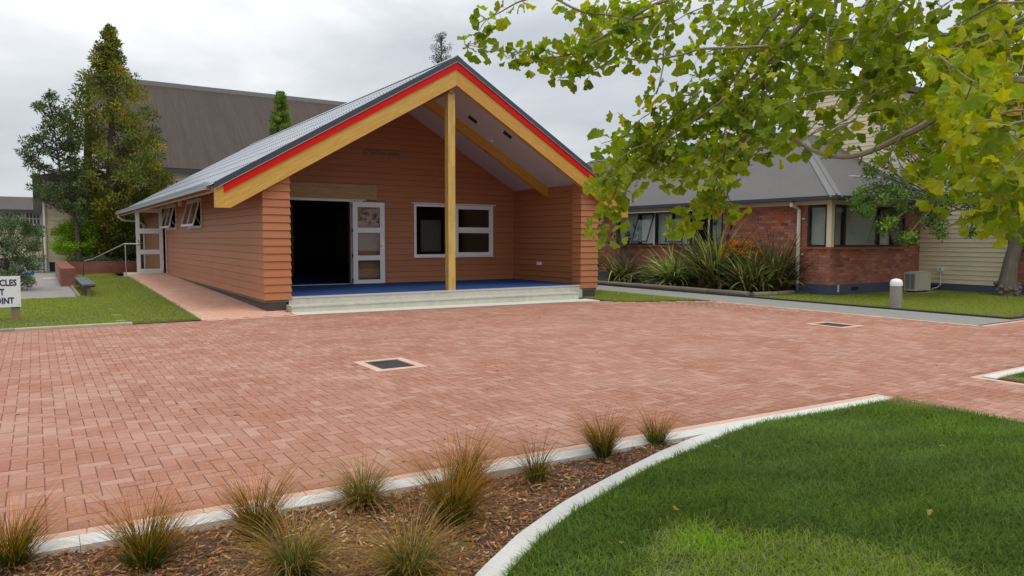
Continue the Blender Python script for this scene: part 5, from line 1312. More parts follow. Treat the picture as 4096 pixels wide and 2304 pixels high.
def tree(name, label, cat, base, trunk_pts, trunk_r, clumps, radii, per, ll, lw, cols, droop=.3, up=0., limbs=6, barkm='darkbark', limb_r=.03, group=None, tint=.35):
    t = thing(name, label, cat, base, group); MB().tube(trunk_pts, trunk_r, 9).build('trunk', M[barkm], t)
    cl = np.asarray(clumps); T = np.array(trunk_pts, float)
    m = MB(); idx = rng.permutation(len(cl))[:limbs]
    for i in idx:
        e = cl[i]; zz = e[2]-.35*np.linalg.norm(e[:2]-T[-1][:2])-.2
        k = np.argmin(np.abs(T[:, 2]-zz)); s = T[0]+(T[-1]-T[0])*np.clip((zz-T[0][2])/(T[-1][2]-T[0][2]+1e-6), .05, .97)
        s = np.array([np.interp(s[2], T[:, 2], T[:, 0]), np.interp(s[2], T[:, 2], T[:, 1]), s[2]])
        mid = (s+e)/2+np.array([0, 0, -.08*np.linalg.norm(e-s)])
        m.tube([s, mid, e], [limb_r, limb_r*.7, limb_r*.25], 5)
    if limbs: m.build('branches', M[barkm], t, kind='stuff')
    V, F, C = leafcloud(clumps, radii, per, ll, lw, cols, droop, up, tint); npobj('crown', V, F, M['leafattr'], t, col=C, kind='stuff'); return t
# tall feathery conifer: silhouette from profile (height -> left,right px)
Yt = 39.5
prof_c = [(112, 436, 442), (150, 420, 460), (200, 396, 470), (250, 386, 484), (300, 372, 520), (330, 360, 545), (360, 330, 560), (430, 290, 575), (500, 285, 590), (560, 300, 595), (620, 320, 640), (680, 330, 655), (760, 340, 640), (850, 350, 600), (930, 380, 560), (1010, 400, 545)]
cl = []; rd = []
for _ in range(680):
    py_ = 112+(1010-112)*random.random()**.8
    l = np.interp(py_, [p[0] for p in prof_c], [p[1] for p in prof_c]); r_ = np.interp(py_, [p[0] for p in prof_c], [p[2] for p in prof_c])
    c0 = (l+r_)/2; hw = (r_-l)/2; a = random.uniform(0, 6.283); q = random.random()**.45
    ctr = ry(c0, py_, Yt); sc1 = Yt/FP*1.05*hw
    cl.append((ctr[0]+math.cos(a)*q*sc1, Yt+math.sin(a)*q*sc1, ctr[2])); rd.append(random.uniform(.8, 1.25)*(.15+.17*min(1, hw/80)))
b0 = ry(440, 1072, Yt); tp = ry(439, 120, Yt)
tree('tall_conifer', 'tall feathery olive green conifer in front of the brown roofed hall', 'conifer', (b0[0], Yt, 0), [(b0[0], Yt, 0), (b0[0]+.05, Yt, 4), (tp[0], Yt, 8), (tp[0], Yt, tp[2])], [.20, .14, .08, .015],
     cl, rd, 60, .17, .06, [(.16, .18, .027), (.115, .14, .027), (.23, .215, .03), (.08, .105, .025), (.26, .22, .033), (.135, .17, .033)], droop=.15, up=.35, limbs=70, limb_r=.022)
# banksia-like tree
cl = []; rd = []
bk = [(205, 395, 14), (160, 430, 12), (215, 450, 24), (265, 480, 26), (200, 500, 30), (180, 550, 34), (245, 540, 38), (140, 560, 16), (280, 560, 34), (110, 590, 22), (160, 610, 34), (220, 620, 45), (290, 640, 40), (120, 640, 16), (170, 670, 40), (250, 700, 50), (170, 725, 45), (230, 760, 50), (300, 740, 40), (340, 690, 36), (300, 800, 40), (190, 790, 30), (340, 780, 36), (255, 830, 40), (330, 850, 30), (290, 590, 30)]
for (x, y, r_) in bk:
    for _ in range(7):
        c0 = ry(x+random.gauss(0, r_*.6), y+random.gauss(0, r_*.6), 38.4+random.gauss(0, .5)); cl.append(c0); rd.append(.20)
b0 = ry(318, 1062, 38.4)
tree('banksia_tree', 'open grey green tree with stiff leaf rosettes left of the tall conifer', 'tree', (b0[0], 38.4, 0), [(b0[0], 38.4, 0), (b0[0]-.05, 38.4, 2.2), (b0[0]-.6, 38.4, 4.5), (ry(205, 420, 38.4)[0], 38.4, 7.3)], [.12, .09, .05, .01],
     cl, rd, 40, .17, .05, [(.085, .12, .05), (.06, .09, .035), (.13, .165, .065), (.10, .145, .035)], droop=-.2, up=.4, limbs=90, limb_r=.03)
# columnar conifer behind the roof
cl = []
for _ in range(150):
    t = random.random(); px_ = 1121+(random.uniform(-1, 1))*np.interp(t, [0, .2, .6, 1], [7, 24, 34, 44]); cl.append(ry(px_, 372+185*t, 44+random.gauss(0, .35)))
b0 = ry(1120, 1000, 44)
tree('column_conifer', 'narrow bright green columnar conifer rising behind the meeting house roof', 'conifer', (b0[0], 44, 0), [(b0[0], 44, 0), (b0[0], 44, 6), (b0[0], 44, 10.2)], [.15, .08, .02], cl, .17, 70, .10, .04, [(.16, .24, .035), (.11, .18, .03), (.24, .31, .05)], droop=-.3, up=.5, limbs=10)
cl = []
for (x, y, r_) in ((1768, 140, 8), (1762, 165, 14), (1750, 200, 16), (1785, 195, 14), (1765, 225, 20), (1745, 235, 14), (1790, 230, 12), (1768, 255, 22)):
    for _ in range(6): cl.append(ry(x+random.gauss(0, r_*.5), y+random.gauss(0, r_*.5), 60+random.gauss(0, .4)))
b0 = ry(1766, 900, 60)
tree('wispy_tree', 'thin wispy treetop peeking above the roof ridge', 'tree', (b0[0], 60, 0), [(b0[0], 60, 0), (b0[0], 60, 12), (ry(1766, 140, 60)[0], 60, 20)], [.3, .15, .02], cl, .35, 30, .2, .05, [(.08, .10, .05), (.06, .08, .04)], droop=.1, up=.3, limbs=30, limb_r=.05)
# shrubs on the left
def shrub(name, label, cx_, y, z0, z1, rx, n, per, ll, lw, cols, rr_=.22, droop=0.1, up=.2, cat='shrub', group=None, ry_=None):
    cl = []
    for _ in range(n):
        a = random.uniform(0, 6.283); u = random.uniform(-1, 1); q = random.random()**.35; s = math.sqrt(1-u*u)
        cl.append((cx_+rx*q*s*math.cos(a), y+(ry_ or rx)*q*s*math.sin(a), (z0+z1)/2+(z1-z0)/2*q*u))
    return tree(name, label, cat, (cx_, y, 0), [(cx_, y, -.05), (cx_+.03, y, z0+.3), (cx_, y, (z0+z1)/2)], [.05, .04, .02], cl, rr_, per, ll, lw, cols, droop, up, limbs=min(n, 30), limb_r=.015, group=group)
q = ry(308, 970, 39.3)
shrub('round_shrub', 'rounded bright green shrub in front of the cream weatherboards', q[0], 39.3, .55, 2.45, 1.12, 170, 75, .09, .045, [(.19, .32, .02), (.13, .24, .02), (.27, .40, .035)], .20, droop=.25)
q = ry(500, 1010, 38.6)
shrub('dark_shrub', 'dark leafy shrub beneath the tall conifer beside the side door', q[0]+.2, 38.8, .35, 2.1, 1.1, 110, 65, .10, .05, [(.035, .065, .02), (.05, .085, .025), (.03, .05, .02)], .22)
q = ry(400, 1040, 38.0); shrub('low_shrub', 'low grey green ground plants just behind the planter wall', q[0]-.1, 38.1, .4, .75, 1.2, 60, 50, .08, .03, [(.09, .12, .07), (.06, .09, .05)], .14, ry_=.4)
q = gpt(60, 1135); cl = []
bx = [(20, 900, 30), (70, 890, 26), (110, 915, 25), (150, 930, 18), (30, 950, 45), (90, 960, 45), (140, 985, 30), (20, 1020, 45), (80, 1020, 45), (130, 1050, 25), (10, 1080, 40), (70, 1080, 35), (105, 1120, 22), (-60, 960, 60), (-70, 1050, 60), (-30, 900, 30)]
for (x, y, r_) in bx:
    for _ in range(14):
        cl.append(ry(x+random.gauss(0, r_*.55), y+random.gauss(0, r_*.5), 27+random.gauss(0, .45)))
q = ry(30, 1130, 27)
tree('grey_shrub', 'large grey green bushy shrub beside the notice board', 'shrub', (q[0], 27, 0), [(q[0], 27, -.05), (q[0], 27, .5), (q[0]-.1, 27, 1.4)], [.06, .05, .03], cl, .15, 60, .075, .028, [(.12, .165, .085), (.09, .135, .055), (.19, .24, .14), (.06, .095, .035)], droop=0, up=.3, limbs=45, limb_r=.02)
# spiky yucca by the conifer
def rosette(name, label, base, n, L_, W, cols, cat='yucca', stem=None, lean=(.2, 1.5), curl=.5, nseg=4, group=None):
    t = thing(name, label, cat, tuple(base), group); n_ = n
    P = np.tile(np.array(base, float), (n_, 1)); P[:, :2] += rng.normal(0, .01, (n_, 2))
    if stem: MB().tube([(base[0], base[1], base[2]-stem), tuple(base)], .04, 6).build('trunk', M['darkbark'], t)
    V, F, tt = ribbons(P, rng.uniform(0, 6.283, n_), rng.uniform(*lean, n_), rng.uniform(.7, 1.1, n_)*L_, np.full(n_, W), nseg, curl, .1)
    C = np.repeat(np.array(cols)[rng.integers(0, len(cols), n_)]*rng.uniform(.7, 1.3, (n_, 1)), (nseg+1)*2, 0)
    npobj('leaves', V, F, M['leafattr'], t, col=C, kind='stuff'); return t
rosette('yucca', 'spiky green yucca head at the foot of the roof beside the conifer', ry(655, 722, 40.5), 70, .75, .05, [(.12, .19, .05), (.08, .14, .04)], stem=4.0)

# flax clumps
def flax(label, x, y, n, L_, cols, spread=.18, lean=(.05, .75), curl=(.9), W=.055, az=None):
    t = thing('flax', label, 'flax', (x, y, .05), 'flax clumps in the bed by the brick wall')
    n = int(n*1.7); W = W*1.35
    base_ = np.stack([x+rng.normal(0, spread, n), y+rng.normal(0, spread, n), np.full(n, .05)], 1)
    a = rng.uniform(0, 6.283, n) if az is None else rng.normal(az[0], az[1], n)
    Lr = rng.uniform(.6, 1.15, n)*L_*1.36; ln = rng.uniform(*lean, n)
    cu = 1.0
    parts = []
    for (sel, c_) in ((rng.uniform(0, 1, n) < .55, curl*.7), (None, curl*1.6)):
        k = sel if sel is not None else ~keep_
        keep_ = sel if sel is not None else keep_
        V, F, tt = ribbons(base_[k], a[k], ln[k], Lr[k], rng.uniform(.7, 1.15, k.sum())*W, 7, c_, .12, roll=rng.normal(0, .5, k.sum()))
        ci = rng.choice(len(cols), k.sum()); C = np.repeat(np.array(cols)[ci]*rng.uniform(.7, 1.35, (k.sum(), 1)), 16, 0)
        br = np.array([.10, .055, .03]); f_ = smooth((.35-tt)/.35)[:, None]*.75; C = C*(1-f_)+br*f_
        parts.append((V, F, C))
    V = np.concatenate([parts[0][0], parts[1][0]]); F = np.concatenate([parts[0][1], parts[1][1]+len(parts[0][0])]); C = np.concatenate([parts[0][2], parts[1][2]])
    npobj('leaves', V, F, M['leafattr'], t, col=C, kind='stuff'); return t
dk = [(.09, .105, .04), (.07, .075, .035), (.13, .15, .045), (.15, .10, .055), (.36, .40, .10)]
yl = [(.34, .40, .10), (.17, .24, .06), (.45, .48, .18), (.10, .13, .045), (.24, .30, .08)]
flax('yellow green arching flax, left of the tallest clump', 18.2, 17.6, 210, 1.25, yl, lean=(.2, 1.15), curl=1.0, W=.065)
flax('tallest bronze green flax clump in the middle of the bed', 18.0, 15.75, 260, 1.5, dk+[(.12, .16, .04)], lean=(.03, .8), curl=.75, W=.06)
flax('dark bronze flax clump in front of the orange flowers', 17.85, 14.2, 240, 1.08, dk, lean=(.05, .85), curl=.8)
flax('dark flax clump at the right end of the bed near the downpipe', 18.55, 13.95, 240, 1.3, dk+[(.13, .18, .05)], lean=(.03, .8), curl=.8)
flax('drooping dark flax by the corner of the meeting house', 18.1, 20.1, 150, 1.2, dk+[(.16, .2, .07)], lean=(.2, 1.1), curl=1.3)
# seed stalks
for i, (x, y) in enumerate(((18.3, 14.6), (18.55, 14.2), (18.8, 14.1))):
    t = thing('flax_stalk', ['dark flax seed stalk, leftmost of three against the brick', 'dark flax seed stalk between two others', 'dark flax seed stalk nearest the downpipe'][i], 'flax stalk', (x, y, 0), 'flax seed stalks')
    hgt = 1.75+.12*i; m = MB().tube([(x, y, .1), (x-.05, y+.08, 1.2), (x-.16, y+.2, hgt)], .009, 5)
    for k in range(7): zz = 1.15+k*(hgt-1.15)/7; m.tube([(x-.05-.1*(k/7), y+.08+.12*k/7, zz), (x-.05-.1*(k/7)-.07*(-1)**k, y+.13+.1*(k/7)*(-1)**k, zz+.05)], .006, 4)
    m.build('stalk', M['darkbark'], t)
shrub('orange_bush', 'bush covered in orange flowers between the flax clumps', 18.5, 15.2, .35, 1.5, .66, 70, 40, .06, .03, [(.05, .08, .025), (.07, .10, .03)], .16)
cl = []
for _ in range(120):
    a = random.uniform(0, 6.283); u = random.uniform(.1, 1); s = math.sqrt(1-u*u)*.98; cl.append((18.5+.70*s*math.cos(a), 15.2+.70*s*math.sin(a), .98+.60*u))
V, F, C = leafcloud(cl, .07, 26, .035, .03, [(.66, .27, .02), (.72, .34, .03), (.58, .20, .02)], 0, .3, .2); npobj('flowers', V, F, M['leafattr'], bpy.data.objects['orange_bush'], col=C, kind='stuff')
shrub('yellow_shrub', 'small yellow green shrub just right of the porch pier', 17.9, 21.9, .35, 1.25, .5, 70, 50, .07, .035, [(.15, .19, .03), (.09, .13, .03), (.2, .23, .05)], .15)
def canes(label, x, y, n, h, grp):
    t = thing('cane_shrub', label, 'shrub', (x, y, 0), grp); m = MB(); heads = []
    for k in range(n):
        a = random.uniform(0, 6.28); r_ = random.uniform(0, .45); hh = h*random.uniform(.6, 1.05); e = (x+r_*math.cos(a)*1.3, y+r_*math.sin(a)*1.3, hh)
        m.tube([(x+r_*.4*math.cos(a), y+r_*.4*math.sin(a), 0), ((x+e[0])/2, (y+e[1])/2+random.uniform(-.05, .05), hh*.55), e], [.016, .012, .007], 5); heads.append(e)
    m.build('stems', M['bark'], t); P = np.repeat(np.array(heads), 34, 0); n_ = len(P); P[:, 2] -= rng.uniform(0, .16, n_)
    V, F, tt = ribbons(P, rng.uniform(0, 6.28, n_), rng.uniform(.3, 1.5, n_), rng.uniform(.12, .26, n_), np.full(n_, .022), 3, .9, .1)
    C = np.repeat(np.array([(.07, .09, .045), (.10, .12, .065), (.05, .065, .035)])[rng.integers(0, 3, n_)]*rng.uniform(.7, 1.3, (n_, 1)), 8, 0); npobj('leaves', V, F, M['leafattr'], t, col=C, kind='stuff')
canes('leggy cane shrub behind the drooping flax', 18.7, 20.9, 16, 2.05, 'leggy cane shrubs under the window')
canes('leggy cane shrub left of the tallest flax', 18.85, 17.75, 14, 1.9, 'leggy cane shrubs under the window')
canes('leggy cane shrub right behind the tallest flax', 18.85, 16.5, 16, 2.1, 'leggy cane shrubs under the window')
V, F, tt = ribbons(np.stack([rng.normal(17.0, .12, 90)-.22, rng.normal(14.0, .12, 90), np.full(90, .0)], 1), rng.uniform(0, 6.28, 90), rng.uniform(.1, 1.1, 90), rng.uniform(.08, .18, 90), np.full(90, .01), 3, .8, .1)
wt = npobj('weed_tuft', V, F, M['leafattr'], None, col=np.tile([.15, .28, .04], (len(V), 1)), kind='stuff'); tag(wt, 'small green weed tuft growing over the log edging', 'weed')

# tree by the cream wall
def dark_tree():
    T = [(23.35, 9.62, -.05), (23.30, 9.60, .35), (23.42, 9.58, 1.0), (23.62, 9.50, 1.75), (23.62, 9.4, 2.35), (23.4, 9.2, 3.2), (23.2, 8.9, 4.6)]
    t = thing('wall_tree', 'small leaved tree with leaning grey trunk in front of the cream hall', 'tree', (23.35, 9.6, 0))
    MB().tube(T, [.31, .235, .185, .172, .17, .12, .05], 14).build('trunk', M['bark'], t)
    m = MB(); br = rng
    for k in range(26):
        a = random.uniform(0, 6.28); r_ = random.uniform(.1, .25); zz = random.uniform(.02, .38)
        m.lathe((23.33+.27*math.cos(a), 9.6+.27*math.sin(a), zz), [(.01, -.07), (.07, -.04), (.085, .0), (.06, .05), (.01, .07)], 7)
    m.build('root_burls', M['bark'], t, kind='stuff')
    bl_ = [[(23.62, 9.45, 2.2), (22.6, 9.6, 2.35), (21.6, 9.9, 2.6), (20.6, 10.3, 2.75)], [(23.6, 9.4, 2.3), (22.9, 8.9, 2.9), (22.0, 9.0, 3.6), (21.0, 9.2, 4.0)],
           [(23.6, 9.4, 2.3), (23.3, 8.7, 2.6), (22.9, 8.0, 3.4)], [(23.55, 9.35, 2.6), (22.7, 9.4, 3.8), (22.0, 9.6, 4.8)], [(23.3, 9.0, 3.6), (22.8, 8.2, 4.6), (22.4, 7.8, 5.5)], [(22.6, 9.6, 2.35), (22.1, 9.2, 2.9), (21.6, 8.9, 3.2)], [(23.2, 8.9, 4.4), (22.5, 9.4, 5.4), (21.8, 9.8, 6.0)]]
    for b in bl_: MB().tube(b, np.linspace(.085, .015, len(b)), 8).build('limb', M['bark'], t)
    cl = []; rd = []
    spots = [(3440, 780, 26), (3400, 860, 0), (3500, 770, 40), (3560, 760, 40), (3620, 740, 45), (3600, 820, 30), (3560, 880, 26), (3620, 940, 26), (3540, 900, 18), (3680, 800, 45), (3720, 870, 45), (3780, 800, 45), (3760, 920, 26), (3800, 740, 60), (3850, 680, 60), (3700, 660, 60), (3600, 600, 45), (3540, 560, 36), (3620, 520, 50), (3720, 560, 60), (3820, 580, 70), (3940, 620, 70), (4040, 600, 70), (3900, 780, 50), (3960, 860, 36), (4060, 760, 60), (3480, 690, 16), (3520, 640, 20), (3420, 800, 18), (3370, 860, 0), (3640, 960, 12),
             (3760, 260, 70), (3860, 200, 80), (3980, 240, 90), (4060, 330, 80), (3900, 400, 80), (3780, 450, 70), (3680, 430, 50), (4000, 480, 80), (3940, 100, 80), (4080, 120, 60), (3470, 845, 14), (3330, 830, 0), (3880, 930, 10), (3800, 1000, 0)]
    for (x, y, r_) in spots:
        if r_ == 0: continue
        for _ in range(int(4+r_*.22)):
            w = 19.8+random.gauss(0, .8); cl.append(at(x+random.gauss(0, r_*.6), y+random.gauss(0, r_*.6), w)); rd.append(.17)
    V, F, C = leafcloud(cl, rd, 34, .085, .05, [(.08, .145, .03), (.11, .185, .035), (.06, .11, .025), (.17, .26, .04)], .25, 0, .35)
    npobj('crown', V, F, M['leafattr'], t, col=C, kind='stuff')
    m = MB()
    for i in rng.permutation(len(cl))[:150]:
        e = np.array(cl[i]); k = min((np.linalg.norm(np.array(p)-e), tuple(p)) for b in bl_ for p in b)[1]; k = np.array(k); m.tube([k, (k+e)/2+rng.normal(0, .08, 3), e], [.02, .013, .004], 4)
    m.build('twigs', M['bark'], t, kind='stuff')
dark_tree()

# trees standing behind the photographer: they show in the glass and close off the low sky
for i, (x, y, h_, r_, lab) in enumerate(((-15, -15, 10, 5.0, 'broad leafy tree at the left end of the row behind the camera'), (-4, -19, 12, 5.5, 'tallest leafy tree in the row behind the camera'), (7, -17, 9.5, 5.0, 'rounded leafy tree in the row behind the camera'), (18, -18, 11, 5.5, 'leafy tree behind the camera opposite the lawn'), (30, -14, 10, 5.5, 'leafy tree at the right end of the row behind the camera'))):
    cl = []
    for _ in range(230):
        a = random.uniform(0, 6.283); u = random.uniform(-1, 1); q = random.random()**.4; s_ = math.sqrt(1-u*u); cl.append((x+r_*q*s_*math.cos(a), y+r_*q*s_*math.sin(a), h_*.55+h_*.45*q*u))
    tree('yard_tree', lab, 'tree', (x, y, 0), [(x, y, -.1), (x+.1, y, 2), (x, y, h_*.7)], [.35, .27, .1], cl, .75, 34, .34, .2, [(.10, .17, .03), (.07, .13, .025), (.14, .21, .04)], limbs=40, barkm='bark', limb_r=.08, group='trees behind the camera')

# tussock grasses
def tussock(label, x, y, n, L_, spread=.05, lean=(.0, .95), curl=1.25, gcol=(.075, .105, .02), tip=(.42, .23, .08), W=.0026):
    t = thing('tussock', label, 'tussock', (x, y, -.05), 'tussock grasses in the mulch bed')
    a = rng.uniform(0, 6.283, n); r_ = spread*np.sqrt(rng.uniform(0, 1, n))
    base_ = np.stack([x+r_*np.cos(a), y+r_*np.sin(a), np.full(n, -.05)], 1); az = a+rng.normal(0, .7, n)
    sp_ = random.uniform(.2, .42); wa = random.uniform(0, 6.28); az = az+.5*np.sin(wa-az)*random.random(); ln = np.abs(rng.normal(.22, sp_, n)).clip(0, 1.3); Lr = L_*random.uniform(.9, 1.1)*rng.uniform(.4, 1.15, n)
    V, F, tt = ribbons(base_, az, ln, Lr, rng.uniform(.7, 1.3, n)*W, 7, curl*1.0, .25, roll=rng.normal(0, .6, n))
    # each blade bends by its own amount
    u = np.repeat(rng.uniform(0, 1, n), 16)[:, None]
    g0 = np.array(gcol); g1 = np.array(tip); f_ = smooth((tt-.32)/.45)[:, None]; C = (g0*(1-f_)+g1*f_)*(.35+1.2*u); C = np.where(u > .93, np.array([.5, .40, .20])*.8, C)
    npobj('blades', V, F, M['leafattr'], t, col=C, kind='stuff'); return t
def tp(px_, py_): q = gpt(px_, py_, -.05); return q[0], q[1]
tus = [((45, 2290), 750, .36, 'tussock cut by the left edge of the photo beside the kerb'), ((590, 2290), 900, .38, 'wide spreading tussock, second from the left by the kerb'), ((1035, 2165), 800, .40, 'fan shaped tussock third from the left along the kerb'),
       ((1450, 2040), 900, .40, 'broad green tussock behind the straw coloured ones'), ((1815, 2115), 950, .46, 'dense upright dark green tussock in the middle of the bed'), ((1865, 1965), 600, .42, 'orange tipped tussock directly behind the dense upright one'), ((2145, 1935), 340, .34, 'small thin tussock with low sparse blades in open mulch'),
       ((2410, 1835), 800, .36, 'round tussock with rusty tips near the narrow end of the bed'), ((2625, 1795), 480, .34, 'narrow upright orange tussock at the tip of the bed'),
       ((1180, 2330), 900, .38, 'straw coloured tussock at the bottom edge left of centre'), ((1640, 2345), 950, .36, 'straw coloured tussock at the bottom edge right of centre')]
for (q, n, L_, lab) in tus:
    x, y = tp(*q); straw = 'straw' in lab
    tussock(lab, x, y, int(n*random.uniform(.85, 1.1)), L_*random.uniform(1.08, 1.3), gcol=(.12, .135, .025) if straw else (.07, .12, .014), tip=(.42, .25, .06) if straw else (.50, .20, .04), curl=1.3 if straw else .9, W=.0031)
# fallen straw across the mulch
n = 2600; X = rng.uniform(-1.0, 4.4, n*2); Y = rng.uniform(2.4, 4.4, n*2); ok = bed_m(X, Y); X, Y = X[ok][:n], Y[ok][:n]; n = len(X)
V, F, tt = ribbons(np.stack([X, Y, bed_z(X, Y)+.02], 1), rng.uniform(0, 6.28, n), rng.uniform(1.25, 1.6, n), rng.uniform(.05, .22, n), np.full(n, .0022), 3, .25, .3)
npobj('fallen_straw', V, F, M['leafattr'], None, col=np.repeat(np.array([(.45, .30, .13), (.35, .19, .08)])[rng.integers(0, 2, n)]*rng.uniform(.6, 1.2, (n, 1)), 8, 0), kind='stuff')
tag(bpy.data.objects['fallen_straw'], 'fallen tussock straw lying over the bark mulch', 'straw')

